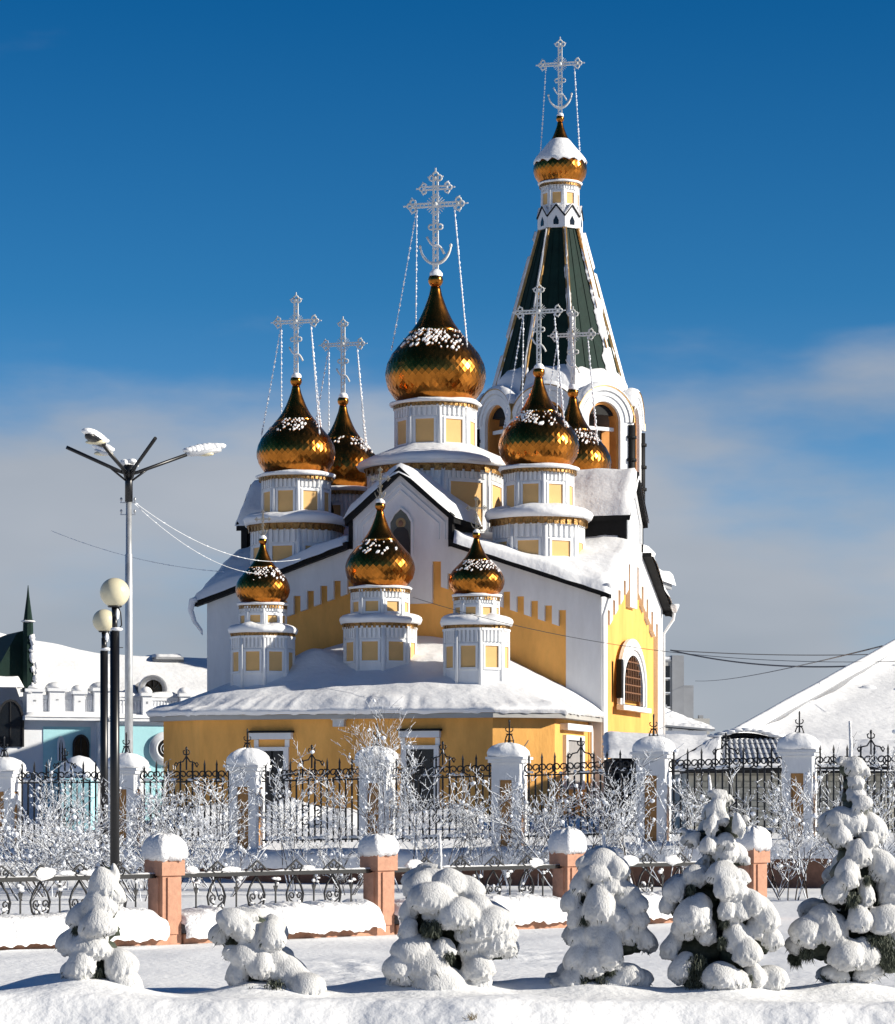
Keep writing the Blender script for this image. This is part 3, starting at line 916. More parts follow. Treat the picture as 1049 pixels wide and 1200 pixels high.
# side opening in the sunlit wall
sd = ob('window', MB().box(-1.0, 1.0, -.02, .2, 0, 1.55), 'grey_door', church, loc=(6.45, -2.6, 2.1), rot=PI / 2, label='grey window in the sunlit apse side')
f = MB(); f.box(-1.25, -1.001, -.12, .1, 0, 1.7); f.box(1.001, 1.25, -.12, .1, 0, 1.7); f.box(-1.0, 1.0, -.12, .1, 1.551, 1.7)
ob('frame', f, 'white_plaster', sd)
ob('lintel', MB().box(-1.6, 1.6, -.25, .1, 1.85, 2.05), 'white_plaster', sd)
lm = MB(); lm.box(-.18, .18, -.22, 0, -.10, .10); lm.box(-.22, .22, -.26, 0, .101, .16)
xl = cpx(399, -6.05)
ob('wall_lamp', lm, 'lamp_head', church, loc=(xl, -6.055, ZP(848, cd(xl, -6.05))))
dp = MB(); dp.tube([(6.5, -.35, AE), (6.55, -.35, AE - .3), (6.55, -.3, .6)], .06, 8)
ob('downpipe', dp, 'white_plaster', church)

def small_cupola(px, yl, rpx, zs_py, label, seed, cover, az, py):
    """py: dict of photo rows (base, ball, cross, drum base, cornice, low base)"""
    x = cpx(px, yl); d = cd(x, yl); s = d / FPX
    r = rpx * s; zb = ZP(py['base'], d); zs = (ZP(py['ball'], d) - zb) / (2.5 * r)
    dome(church, (x, yl, zb), r, 'small', seed, zs, cover, az, zlo=.75, zhi=1.9, label=label + ' small gold onion dome')
    zc0 = ZP(py['ball'], d) + .11 * r
    cross(church, (x, yl, zc0), ZP(py['cross'], d) - zc0, 'anchor', r * .7, .9 * r, label=label + ' small gilt cross', chains=0, m='gilt')
    z1 = zb - .10; z0 = ZP(py['drum'], d); h = z1 - z0
    drum(church, (x, yl, z0), py['r1'] * s, h, h * .26, h * .60, label=label + ' upper drum')
    cornice(church, (x, yl, zb - .08), py['r1'] * s * 1.10, .15, .05, seed + 1, oct=False)
    zc = z0 - .16
    cornice(church, (x, yl, zc), py['rc'] * s, .22, .20, seed + 2)
    z2 = ZP(py['low'], d) - .5
    h2 = zc - .08 - z2; vis = ZP(py['cor'], d) - ZP(py['low'], d)
    drum(church, (x, yl, z2), py['r2'] * s, h2, h2 - vis * .80, h2 - vis * .36, label=label + ' lower drum')
small_cupola(308, -3.5, 32, 0, 'left', 31, .50, R(-50), dict(base=708, ball=634, cross=597, drum=738, cor=749, low=800, r1=26.5, rc=39.5, r2=36))
small_cupola(445.5, -2.35, 41, 0, 'middle', 32, .28, R(-90), dict(base=689, ball=593, cross=547, drum=727, cor=737, low=787, r1=33, rc=46, r2=41.5))
small_cupola(558.5, -3.5, 33, 0, 'right', 33, .62, R(-55), dict(base=698, ball=627, cross=581, drum=729, cor=740, low=797, r1=25.5, rc=41, r2=37.5))

# short nave towards the bell tower, with its snow covered eave
nv = MB(); nv.box(0, 5.8, LY + .01, LY + 2.0, 0.3, 9.2)
nv.box(0.4, 3.0, LY + 2.01, LY + 11, 0.3, 4.5)
ob('nave_wall', nv, 'white_plaster', church)
gv = MB()
def nfn(u, v):
    x = 3.2 + (2 * u - 1) * 3.55; y = LY + .35 + v * 2.4
    e = min(6.75 - x, (y - LY - .2)); k = math.sqrt(max(0, min(1, e / .25)))
    return (x, y, 9.72 + (6.75 - abs(x)) * .12 + k * (.35 + .06 * nz1(x, y, 2)) - (.12 if k == 0 else 0))
gv.grid(61, 17, nfn)
ob('nave_snow', gv, 'roof_snow', church)
ob('nave_eave', MB().box(-0.3, 6.6, LY + .36, LY + 2.7, 9.45, 9.70), 'concrete_dark', church)
# ------------------------------------------------------------------ bell tower
TD = 117.0
TX = XP(656.5, TD)
tower = thing('bell_tower', 'tall white bell tower with green tented spire behind the church', 'bell tower', (TX, TD, 0), -R(13))
tz = lambda py: ZP(py, TD)
ts = TD / FPX
mb = MB(); mb.box(-3.3, 3.3, -3.3, 3.3, .3, 11.4)
ob('wall', mb, 'white_plaster', tower)
mb = MB(); octbox(mb, 3.32, 11.39, 13.4); ob('wall', mb, 'white_plaster', tower)
s = MB(); s.lathe([(3.3, 11.5), (3.75, 11.45), (3.85, 11.7), (3.6, 11.95), (3.2, 12.1)], 40, fn=lambda r, z, th: (r * (1 + .04 * nz1(math.cos(th) * 3, math.sin(th) * 3, 1)), z + .08 * nz1(math.cos(th) * 4, math.sin(th) * 4, 6)))
ob('ledge_snow', s, 'roof_snow', tower)
BR = 3.36; bap = BR * math.cos(PI / 8); bhw = BR * math.sin(PI / 8)
zb0 = 13.4; spring = tz(500) - .1; ow = .76
def u_arch(hw, ow_, z0, sp, n=14):
    out_ = [(-hw, z0), (-hw, sp)] + [(-hw * math.cos(PI * i / n), sp + hw * math.sin(PI * i / n)) for i in range(1, n)] + [(hw, sp), (hw, z0)]
    inn = [(ow_, z0), (ow_, sp)] + [(ow_ * math.cos(PI * i / n), sp + ow_ * math.sin(PI * i / n)) for i in range(1, n)] + [(-ow_, sp), (-ow_, z0)]
    return out_ + inn
def r_arch(r0, r1, sp, n=16):
    o1 = [(-r1 * math.cos(PI * i / n), sp + r1 * math.sin(PI * i / n)) for i in range(n + 1)]
    i1 = [(r0 * math.cos(PI * i / n), sp + r0 * math.sin(PI * i / n)) for i in range(n + 1)]
    return o1 + i1
arch_me = MB().prism(u_arch(bhw - .02, ow, zb0, spring), -.02, .5).mesh('belfry_arch'); arch_me.materials.append(MATS['white_plaster'])
trim = MB(); trim.prism(r_arch(bhw - .30, bhw - .16, spring), -.07, -.021); trim.prism(r_arch(bhw - .10, bhw + .06, spring), -.12, .55)
trim_me = trim.mesh('trim'); trim_me.materials.append(MATS['white_plaster'])
tr2 = MB(); tr2.prism(r_arch(bhw + .061, bhw + .10, spring), -.14, .6); tr2_me = tr2.mesh('arch_roof'); tr2_me.materials.append(MATS['rib_gold'])
asn = MB()
def asf(u, v):
    t = PI * (.16 + .68 * u); k = math.sin(PI * v) ** .5 * math.sin(PI * u) ** .4; r = bhw + .095 + .17 * k * (1 + .4 * nz1(u * 6, v, 3))
    return (-r * math.cos(t), -.16 + .62 * v, spring + r * math.sin(t))
asn.grid(28, 8, asf); asn_me = asn.mesh('arch_snow'); asn_me.materials.append(MATS['roof_snow'])
lin = MB(); lin.prism([(ow + .001, zb0), (ow + .001, spring), (ow - .10, spring), (ow - .10, zb0)], .12, .6); lin.prism([(-ow - .001, zb0), (-ow - .001, spring), (-ow + .10, spring), (-ow + .10, zb0)][::-1], .12, .6)
lin.prism(r_arch(ow - .10, ow + .001, spring), .12, .6)
lin_me = lin.mesh('arch_lining'); lin_me.materials.append(MATS['orange_inside'])
par = MB(); par.box(-ow, ow, .05, .22, zb0, zb0 + 1.0); par_me = par.mesh('parapet'); par_me.materials.append(MATS['white_plaster'])
for k in range(8):
    th = k * PI / 4
    nrm = Vector((math.cos(th), math.sin(th), 0))
    f = ob('belfry_arch', arch_me, None, tower, nrm * bap, th + PI / 2)
    ob('trim', trim_me, None, f); ob('arch_roof', tr2_me, None, f); ob('arch_snow', asn_me, None, f); ob('arch_lining', lin_me, None, f); ob('parapet', par_me, None, f)
    c = MB(); v = Vector((math.cos(th + PI / 8), math.sin(th + PI / 8), 0)) * BR
    c.tube([v + Vector((0, 0, zb0 - .6)), v + Vector((0, 0, spring - .1))], .16, 10)
    for q in range(4):
        c.lathe([(.22, zb0 + q * .9), (.22, zb0 + .12 + q * .9)], 10, v)
    ob('column', c, 'dark_roof', tower)
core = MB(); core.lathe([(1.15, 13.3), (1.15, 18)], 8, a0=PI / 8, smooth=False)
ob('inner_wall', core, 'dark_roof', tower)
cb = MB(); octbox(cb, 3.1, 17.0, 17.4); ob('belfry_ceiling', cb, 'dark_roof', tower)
for k in (5, 6, 7):
    th = k * PI / 4
    b = MB(); b.lathe([(.05, .62), (.14, .60), (.22, .35), (.28, .12), (.38, 0), (.30, .02)], 16)
    ob('bell', b, 'bronze', tower, Vector((math.cos(th) * 2.1, math.sin(th) * 2.1, 15.6)))
    ob('beam', MB().box(-1.0, 1.0, -.06, .06, 0, .14), 'white_plaster', tower, Vector((math.cos(th) * 2.75, math.sin(th) * 2.75, spring - .35)), th + PI / 2)
# snow between the arches
bs = MB()
def bfn(r, z, th):
    a = ((th + PI / 8) % (PI / 4)) - PI / 8       # 0 at facet centre
    w = math.cos(a * 4)                           # 1 at facet centre, -1 at corner... arches rise at centres
    k = sstep(2.2, 3.4, r)
    zz = z + k * (.62 * w - .25) + .16 * nz1(math.cos(th) * 4, math.sin(th) * 4, r * 2)
    pull = 1 - .13 * sstep(-1, .9, w) * sstep(2.6, 3.2, r)
    return r * pull * (1 + .02 * nz1(math.cos(th) * 6, math.sin(th) * 6, 2)), zz
bs.lathe([(3.34, 17.42), (3.37, 17.5), (3.2, 17.65), (3.0, 17.95), (2.8, 18.25), (2.6, 18.55), (2.3, 18.95)], 96, fn=bfn)
ob('belfry_snow', bs, 'roof_snow', tower)
# tent
tb, tt = 17.2, tz(271)
Rb, Rt = 2.92, .84
for k in range(8):
    a0 = PI / 8 + k * PI / 4; a1 = a0 + PI / 4
    def q(a, t): 
        r = Rb + (Rt - Rb) * t; return Vector((r * math.cos(a), r * math.sin(a), tb + (tt - tb) * t))
    m = MB(); m.add([q(a0, 0), q(a1, 0), q(a1, 1), q(a0, 1)], [(0, 1, 2, 3)])
    n_ = Vector((math.cos(a0 + PI / 8), math.sin(a0 + PI / 8), .27)).normalized()
    for i in (1, 2):       # standing seams
        u = i / 3
        m.bar(q(a0, 0).lerp(q(a1, 0), u) + n_ * .012, q(a0, 1).lerp(q(a1, 1), u) + n_ * .012, .014, .02)
    ob('tent_panel', m, 'green_roof', tower)
    m = MB(); v = Vector((math.cos(a0), math.sin(a0), .25)) * .03
    m.bar(q(a0, .10) + v, q(a0, 1) + v, .16, .10)
    rb_ = ob('rib', m, 'rib_gold', tower)
    # ragged snow along the rib
    m = MB(); rr = random.Random(60 + k)
    nseg = 80
    td = Vector((-math.sin(a0), math.cos(a0), 0))
    L, C_, Rr = [], [], []
    dL, dR = -(td + Vector((math.cos(a0), math.sin(a0), 0)) * .41).normalized(), (td - Vector((math.cos(a0), math.sin(a0), 0)) * .41).normalized()
    for i in range(nseg + 1):
        t = .06 + .93 * i / nseg
        c = q(a0, t)
        fall = (1 - t) ** .8
        wl = max(.02, (.03 + .20 * fall) * (.55 + .9 * nz1(t * 9, k * 3.3, 1) + .25 * nz1(t * 45, k, 5)))
        wr = max(.02, (.03 + .20 * fall) * (.55 + .9 * nz1(t * 9, k * 3.3, 8) + .25 * nz1(t * 45, k, 9)))
        if k in (5,): wr *= .8
        if k in (6, 7): wl *= 1.5 if k == 6 else 2.3; wr *= 1.5 if k == 6 else 2.3
        o_ = Vector((math.cos(a0), math.sin(a0), .25))
        bare = nz1(t * 7, k * 5.1, 3) > .42
        th_ = .012 if bare else .10
        L.append(c + dL * wl + o_ * .03); C_.append(c + o_ * (.09 + th_)); Rr.append(c + dR * wr + o_ * .03)
    vs = L + C_ + Rr; n1 = nseg + 1
    fs = [(i, i + 1, n1 + i + 1, n1 + i) for i in range(nseg)] + [(n1 + i, n1 + i + 1, 2 * n1 + i + 1, 2 * n1 + i) for i in range(nseg)]
    m.add(vs, fs, True)
    ob('snow', m, 'roof_snow', rb_)
# kokoshnik collar
zk0, zk1 = tz(271), tz(246)
kr = .90; kap = kr * math.cos(PI / 8); khw = kr * math.sin(PI / 8)
hk = zk1 - zk0
mb = MB(); octbox(mb, kr * .9, zk0 - .05, zk1 - .1); ob('collar', mb, 'white_plaster', tower)
gp = [(-khw, 0), (khw, 0), (khw, hk * .5), (0, hk * 1.0), (-khw, hk * .5)]
km = MB().prism(gp, -.03, .06).mesh('collar_gable'); km.materials.append(MATS['white_plaster'])
kd = MB()
for sg in (1, -1):
    kd.bar((sg * (khw + .02), .0, hk * .5 + .03), (0, .0, hk * 1.0 + .05), .14, .055)
kdm = kd.mesh('collar_roof'); kdm.materials.append(MATS['dark_roof'])
kw = MB().prism([(-.10, .12), (.10, .12), (.11, .28), (0, .48), (-.11, .28)], -.045, -.031).mesh('opening'); kw.materials.append(MATS['glass_dark'])
ksn = MB()
for sg in (1, -1): ksn.bar((sg * (khw + .0), .02, hk * .5 + .085), (0, .02, hk * 1.0 + .105), .16, .05)
ksm = ksn.mesh('snow'); ksm.materials.append(MATS['roof_snow'])
for k in range(8):
    th = k * PI / 4
    g = ob('collar_gable', km, None, tower, Vector((math.cos(th) * kap, math.sin(th) * kap, zk0)), th + PI / 2)
    ob('collar_roof', kdm, None, g); ob('opening', kw, None, g); ob('snow', ksm, None, g)
hd = tz(219) - tz(252)
drum(tower, (0, 0, tz(252)), .74, hd, hd * .30, hd * .70, teeth=4, label='small drum under the spire dome')
cornice(tower, (0, 0, tz(218)), .86, .15, .07, 41, oct=False)
dr = 31.5 * ts; dzb = tz(217); dzs = (tz(139) - dzb) / (2.5 * dr)
dd = dome(tower, (0, 0, dzb), dr, 'small', 51, dzs, 0, 0, label='gold onion dome capped with snow')
def capf(r, z, th):
    zz = z
    if z < .82: zz = z + .06 * math.cos(th * 15) + .10 * nz1(math.cos(th) * 2, math.sin(th) * 2, 4)
    return r * (1 + .02 * nz1(math.cos(th) * 3, math.sin(th) * 3, z)), zz
cp = MB(); cp.lathe([(prof_r(z) * k, z) for z, k in ((.80, 1.02), (.84, 1.06), (.95, 1.07), (1.1, 1.07), (1.3, 1.08), (1.5, 1.09), (1.65, 1.08), (1.72, 1.0))], 60, fn=capf)
ob('snow', cp, 'roof_snow', dd, label='thick snow cap')
zc0 = tz(139) + .12 * dr
cross(tower, (0, 0, zc0), tz(44) - zc0, 'anchor', dr * .95, tz(139) - tz(182), label='frosted cross on the spire', chains=2)

# ------------------------------------------------------------------ white and turquoise house on the left
HD = 111.0
hs = HD / FPX
hz = lambda py: ZP(py, HD)
hx = lambda px: XP(px, HD)
house = thing('turquoise_house', 'white and turquoise house with a snow covered roof left of the church', 'house', (hx(116), HD, 0), R(22))
hxx = lambda px: (hx(px) - hx(110)) * 1.09
mb = MB(); mb.box(hxx(-60), hxx(262), .05, 8, .3, hz(836)); ob('wall', mb, 'white_wall', house)
# blue fields
for a, b, t in ((49, 101, 852), (128, 204, 850)):
    ob('blue_field', MB().box(hxx(a), hxx(b), .02, .1, .5, hz(t)), 'turquoise', house, label='turquoise wall field')
# cornice ledge with snow
lg = MB(); lg.box(hxx(26), hxx(118), -.45, .3, hz(845), hz(840)); lg.box(hxx(118.2), hxx(262), -.25, .3, hz(845), hz(840)); ob('ledge', lg, 'white_wall', house)
def ledge_snow(px0, px1, y0, y1, z, th, seed, parent, name='ledge_snow'):
    a, b = hxx(px0), hxx(px1)
    def fn(u, v):
        x = a + (b - a) * u; y = y0 + (y1 - y0) * v
        e = min(x - a, b - x, (y - y0)); k = math.sqrt(max(0, min(1, e / .2)))
        return (x, y + .05 * nz1(x * 2, seed, 1), z + k * th * (1 + .4 * nz1(x * .8, y, seed)) - (.04 if k == 0 else 0))
    return ob(name, MB().grid(max(12, int((b - a) / .2)), 9, fn), 'roof_snow', parent)
ledge_snow(25.5, 118.5, -.5, .35, hz(840), .16, 1, house)
ledge_snow(118.7, 262, -.3, .35, hz(840), .10, 2, house)
# parapet pillars and balusters
def par_pillar(px, wpx, py0, py1, y=-.1):
    w = wpx * hs / 2
    p = ob('parapet_pillar', MB().box(-w, w, 0, 2 * w, hz(py0), hz(py1)), 'white_wall', house, (hxx(px), y, 0))
    m = MB(); m.box(-w - .08, w + .08, -.08, 2 * w + .08, hz(py1) + .001, hz(py1) + .12); ob('cap', m, 'white_wall', p)
    m = MB(); m.box(-w * .16, w * .16, -.012, .02, hz(py1) - .9 * w * 1.3, hz(py1) - .3); ob('groove', m, 'concrete_dark', p)
    m = MB(); m.lathe([(w * 1.3, 0), (w * 1.36, .05), (w * 1.2, .12), (w * .9, .19), (w * .4, .24), (.01, .25)], 20, (0, w, hz(py1) + .12)); ob('snow', m, 'roof_snow', p)
    return p
for a in ((39, 19, 839, 812), (63.5, 18, 839, 811), (88, 13, 839, 814), (113, 19, 839, 810), (163, 11, 839, 815), (206, 12, 839, 815)):
    par_pillar(*a)
bal = MB(); bal.lathe([(.05, 0), (.09, .04), (.10, .22), (.06, .48), (.08, .62), (.09, .66)], 8)
bal_me = bal.mesh('baluster'); bal_me.materials.append(MATS['white_wall'])
rail = MB()
for a, b, n in ((73.5, 81.5, 4), (94.5, 103.5, 4), (48.6, 54.4, 2), (122.6, 157.4, 10), (168.6, 199.8, 9)):
    for i in range(n):
        px = a + (b - a) * (i + .5) / n
        ob('baluster', bal_me, None, house, (hxx(px), .22, hz(838)), scale=(1, 1, (hz(820) - hz(838)) / .66))
    rail.box(hxx(a), hxx(b), .1, .34, hz(820) + .001, hz(815))
ob('parapet_rail', rail, 'white_wall', house)
ledge_snow(72.6, 81.6, 0.06, .4, hz(815), .16, 3, house); ledge_snow(94.6, 103.4, .06, .4, hz(815), .16, 4, house); ledge_snow(122, 157, .06, .4, hz(815), .16, 5, house); ledge_snow(169, 199.5, .06, .4, hz(815), .16, 6, house)
# decorated pier with little square panels
pr = ob('pier', MB().box(hxx(107), hxx(121), -.20, .1, .4, hz(846)), 'white_wall', house, label='white pier with small square panels')
for py in (857, 867, 879, 891):
    ob('square_panel', MB().box(hxx(111), hxx(116.5), -.25, -.195, hz(py + 6.5), hz(py)), 'white_plaster', pr)
# arched openings
def arched(px, py_t, py_b, wpx, label=None):
    w = wpx * hs / 2; h_ = hz(py_t) - hz(py_b)
    pts = [(-w, 0), (w, 0), (w, h_ * .55)] + [(w * math.cos(t), h_ * .55 + h_ * .45 * math.sin(t)) for t in (.4, .8, 1.2)] + [(0, h_)] + [(-w * math.cos(t), h_ * .55 + h_ * .45 * math.sin(t)) for t in (1.2, .8, .4)] + [(-w, h_ * .55)]
    o = ob('window', MB().prism(pts, -.012, .2), 'glass_dark', house, (hxx(px), 0.0, hz(py_b)), label=label)
    f = MB()
    for i in range(1, len(pts)):
        a, b = pts[i], pts[(i + 1) % len(pts)]
        f.bar((a[0], -.03, a[1]), (b[0], -.03, b[1]), .06, .08)
    f.bar((0, -.03, 0), (0, -.03, h_), .04)
    ob('frame', f, 'white_wall' if px < 80 and w < .3 else 'black_iron', o)
arched(68, 864, 892, 7, 'narrow arched window'); arched(90, 862, 888, 18, 'wide arched window')
arched(13, 822, 876, 30, 'large arched window in the left wing')
g = MB()
ro = ob('window', MB().lathe([(.36, 0), (.36, .05)], 28), 'glass_dark', house, (hxx(184), -.06, hz(877)), (PI / 2, 0, 0), label='round window in white ring')
m = MB(); m.lathe([(.37, -.05), (.37, .16), (.44, .16), (.50, .06), (.66, .06), (.66, -.05)], 32, caps=False); ob('frame', m, 'white_wall', ro)
gm = MB()
for r_ in (.12, .22): gm.tube([(r_ * math.cos(2 * PI * i / 16), r_ * math.sin(2 * PI * i / 16), .06) for i in range(17)], .015, 4, cap=False)
ob('grille', gm, 'white_wall', ro)
# main roof: long snow slope
def hroof(px0, pyr0, px1, pyr1):
    a, b = hxx(px0), hxx(px1)
    def fn(u, v):
        x = a + (b - a) * u
        zr = (hz(pyr0) + (hz(pyr1) - hz(pyr0)) * u - EYE) * 1.046 + EYE
        dip = .18 * nz1(x * .35, 2, 1)
        z = hz(822) + (zr - hz(822)) * v ** .9 + .12 * nz1(x * .5, v * 3, 2) + dip * v
        return (x, .9 + 4.2 * v + .0, z)
    return MB().grid(70, 20, fn)
ob('roof', hroof(30, 742, 152, 766), 'roof_snow', house, label='snow covered roof slope')
ob('roof', hroof(151.5, 766, 300, 769), 'roof_snow', house)
bk = MB(); bk.prism([(hxx(30), .3), (hxx(300), .3), (hxx(300), hz(772)), (hxx(150), hz(768)), (hxx(31), hz(744))], 4.98, 8); ob('wall', bk, 'white_wall', house)
# dormer with round head
dm = MB(); dm.lathe([(.36, 0), (.36, 1.5)], 28); dmo = ob('dormer', dm, 'glass_dark', house, (hxx(175), .55, hz(806)), (-PI / 2, 0, 0), label='round headed dark dormer')
m = MB(); m.lathe([(.365, -.05), (.365, .4), (.5, .4), (.55, .2), (.55, -.05)], 30, caps=False); ob('frame', m, 'roof_snow', dmo, (0, 0, 0), scale=(1, 1, 1))
gm = MB(); gm.bar((0, 0, -.03), (0, -.36, -.03), .03); gm.bar((0, 0, -.031), (.26, -.26, -.031), .03); gm.bar((0, 0, -.031), (-.26, -.26, -.031), .03); ob('glazing_bar', gm, 'dark_roof', dmo)
vt = MB(); vt.box(hxx(208), hxx(244), 4.6, 6, hz(768), hz(764)); vt.box(hxx(210), hxx(242), 4.4, 6.2, hz(764), hz(761)); ob('roof_vent', vt, 'concrete_dark', house)
ledge_snow(209, 243, 4.4, 6.2, hz(760.5), .12, 9, house)
an = MB(); an.bar((hxx(171), 5, hz(768)), (hxx(171), 5, hz(744)), .04); an.bar((hxx(166), 5, hz(750)), (hxx(176), 5, hz(750)), .03); ob('aerial', an, 'black_iron', house)
# left wing with the green spire
sr = MB()
gx = [(hxx(-60), hz(802)), (hxx(31), hz(802)), (hxx(31), hz(740)), (hxx(22), hz(744)), (hxx(1), hz(785)), (hxx(-60), hz(800))]
sr.prism(gx, .3, 3.2); ob('wing_roof', sr, 'green_roof', house, label='steep dark green wing roof')
ledge_snow(-60, 27, -.35, .9, hz(806), .38, 12, house)
def wsn(u, v):
    x = hxx(-12) + (hxx(27) - hxx(-12)) * u
    zt = hz(790) - (.3 + .55 * abs(nz1(x * 3.2, 1, 1)) + .3 * nz1(x * 9, 2, 1)) + .7 * u * 0
    return (x, .22 + .05 * v - .1 * (1 - v), hz(806) + (zt - hz(806)) * v)
ob('wing_snow', MB().grid(60, 6, wsn), 'roof_snow', house)
mb = MB(); mb.lathe([(.22, hz(812)), (.20, hz(745)), (.19, hz(731))], 8, (hxx(33), .1, 0), a0=PI / 8, smooth=False); ob('spire_shaft', mb, 'green_roof', house, label='green spire shaft')
mb = MB(); mb.lathe([(.23, hz(731)), (.23, hz(729)), (.17, hz(728)), (.05, hz(700)), (.012, hz(688))], 8, (hxx(33), .1, 0), a0=PI / 8, smooth=False); ob('spire', mb, 'green_roof', house, label='thin pointed green spire')
s = MB(); rr = random.Random(4)
for i in range(13):
    py = 750 + i * 5 + rr.uniform(-2, 2); sd_ = rr.choice((0, 0, .5, -.4)); s.blob((hxx(33) + .12 + sd_ * .3, -.08, hz(py)), rr.uniform(.06, .15), .10, rr.uniform(.05, .22), .5, sub=2, seed=i)
s.blob((hxx(33), .05, hz(730)), .29, .26, .05, .1, sub=2)
ob('spire_snow', s, 'roof_snow', house)
# ------------------------------------------------------------------ buildings on the right
# far grey apartment tower and its lower neighbour
def far_block(px0, px1, py_t, d, depth, m, label, rz=0.0, rows=0, cols=0):
    w = (px1 - px0) * d / FPX
    b = thing('apartment_tower', label, 'apartment block', (XP((px0 + px1) / 2, d), d, 0), rz)
    ob('wall', MB().box(-w / 2, w / 2, 0, depth, 0, ZP(py_t, d)), m, b)
    return b, w
ab, w = far_block(757, 799, 775, 300, 7, 'concrete', 'pale grey concrete block far beyond the church side wall', R(9))
ob('parapet', MB().box(-w / 2 - .1, w / 2 - .9, -.1, 7.1, ZP(775, 300), ZP(773, 300)), 'concrete_dark', ab)
ob('stair_tower', MB().box(w / 2 - 1.0, w / 2 + .25, -.15, 3, 0, ZP(768, 300)), 'concrete_dark', ab)
sn = MB(); sn.box(-w / 2 - .05, w / 2 - 1.1, -.05, 7, ZP(773, 300) + .01, ZP(773, 300) + .3); ob('snow', sn, 'roof_snow', ab)
for i in range(2):
    for j in range(3):
        z0 = ZP(828 - j * 17, 300)
        o = ob('window', MB().box(-.38, .38, -.05, .02, 0, 1.2), 'glass_dark', ab, (-.9 + i * 1.4 - .25, 0, z0)); ob('frame', MB().box(-.45, .45, -.07, .0, -.12, -.001), 'white_wall', o)
ob('balcony', MB().box(-w / 2 + .6, -w / 2 + 2.0, -.8, -.06, ZP(835, 300), ZP(826, 300)), 'concrete_dark', ab)
ab2, w = far_block(801, 813, 806, 320, 6, 'concrete_dark', 'narrow dark grey block beside the far concrete block', R(9))
mb = MB(); mb.box(-.5, .7, .5, 2, ZP(806, 320) + .001, ZP(803, 320)); ob('chimney', mb, 'concrete_dark', ab2)
ab3, w = far_block(813, 832, 842, 320, 6, 'concrete', 'lowest pale block right of the far grey blocks', R(9))
ob('chimney', MB().box(-.2, .3, .5, 1, ZP(842, 320) + .001, ZP(838, 320)), 'concrete_dark', ab3)

# snow covered low house between church and kiosk
LD = 150.0
lh = thing('low_house', 'low house under a snowy sloping roof behind the church corner', 'house', (XP(790, LD), LD, 0))
x0, x1 = XP(745, LD) - XP(790, LD), XP(838, LD) - XP(790, LD)
ob('wall', MB().box(x0, x1 - .4, .3, 5, .5, ZP(856, LD)), 'white_wall', lh)
def lfn(u, v):
    x = x0 + (x1 - x0) * u
    zt = ZP(815, LD) + (ZP(853, LD) - ZP(815, LD)) * u
    zb = ZP(848, LD) + (ZP(856, LD) - ZP(848, LD)) * u
    t = v
    k = 0 if v == 0 else 1
    return (x, 0 + 2.2 * v, zb + (zt - zb) * t + k * (.12 + .10 * nz1(x * 1.2, v * 4, 2) + .06 * nz1(x * 4, v * 9, 3)) )
ob('roof_snow', MB().grid(60, 16, lfn), 'roof_snow', lh)
ob('roof', MB().prism([(x0, ZP(848.5, LD)), (x1, ZP(856.5, LD)), (x1, ZP(854.5, LD)), (x0, ZP(846.5, LD))], -.05, 2), 'concrete_dark', lh)

# big hall roof on the right
BD = 76.0
big = thing('hall', 'large hall with a long snow covered hip roof at the right edge', 'hall', (XP(1049, BD), BD, 0))
bx = XP(1049, BD)
A = Vector((XP(846, 74) - bx, -2, ZP(872, 74)))         # left front eave corner
B = Vector((XP(1165, 74) - bx, -2, ZP(892, 74)))        # front eave to the right
Rg = Vector((XP(1075, 88) - bx, 12, ZP(744, 88)))       # left ridge end
Rg2 = Vector((XP(1230, 88) - bx, 12, ZP(752, 88)))
Lk = Vector((XP(858, 102) - bx, 26, ZP(880, 102)))
def quad_snow(a, b, c, d, nx, ny, amp, seed, sag=0.0):
    def fn(u, v):
        p = a.lerp(b, u).lerp(d.lerp(c, u), v)
        n_ = amp * (nz1(p.x * .4, p.y * .4, seed) + .4 * nz1(p.x * 1.3, p.y * 1.3, seed))
        return (p.x, p.y, p.z + n_ * sstep(0, .15, v) * sstep(0, .15, 1 - v) - sag * math.sin(PI * v))
    return MB().grid(nx, ny, fn)
ob('roof', quad_snow(A, B, Rg2, Rg, 50, 40, .10, 2, .25), 'roof_snow', big, label='broad front snow slope of the hall roof')
ob('roof', quad_snow(A, Rg, Rg, Lk, 40, 12, .0, 3, 0), 'roof_snow', big)
ob('roof', quad_snow(Lk, Rg, Rg2, Rg2 + Vector((0, 14, -4)), 12, 12, .0, 3, 0), 'roof_snow', big)
ob('wall', MB().box(A.x + .5, B.x, -1.3, 22, .2, A.z - .35), 'white_wall', big)
rg = MB(); pts = [A.lerp(Rg, t / 20) for t in range(21)]
rg.tube([p + Vector((0, 0, .06 + .05 * nz1(p.x, 1, 1))) for p in pts], .16, 8); ob('ridge_snow', rg, 'roof_snow', big)
rr = random.Random(3); m = MB()
for i in range(16):
    t = rr.uniform(.62, .95); v = rr.uniform(.55, .95); p = A.lerp(B, t).lerp(Rg.lerp(Rg2, t), v) if False else A.lerp(Rg, rr.uniform(.55, .95)) + Vector((rr.uniform(.3, 2.5), -.3, rr.uniform(-.3, 0)))
    m.blob((p.x, p.y, p.z - .12), rr.uniform(.08, .25), .12, rr.uniform(.05, .09), .3, sub=2, seed=i)
ob('snow_lump', m, 'roof_snow', big)
mast = MB(); p0 = A.lerp(Rg, .93); mast.tube([p0, p0 + Vector((-.20, 0, .36))], .03, 6); mast.box(p0.x - .28, p0.x - .12, p0.y - .03, p0.y + .03, p0.z + .36, p0.z + .41); ob('cable_mast', mast, 'black_iron', big)

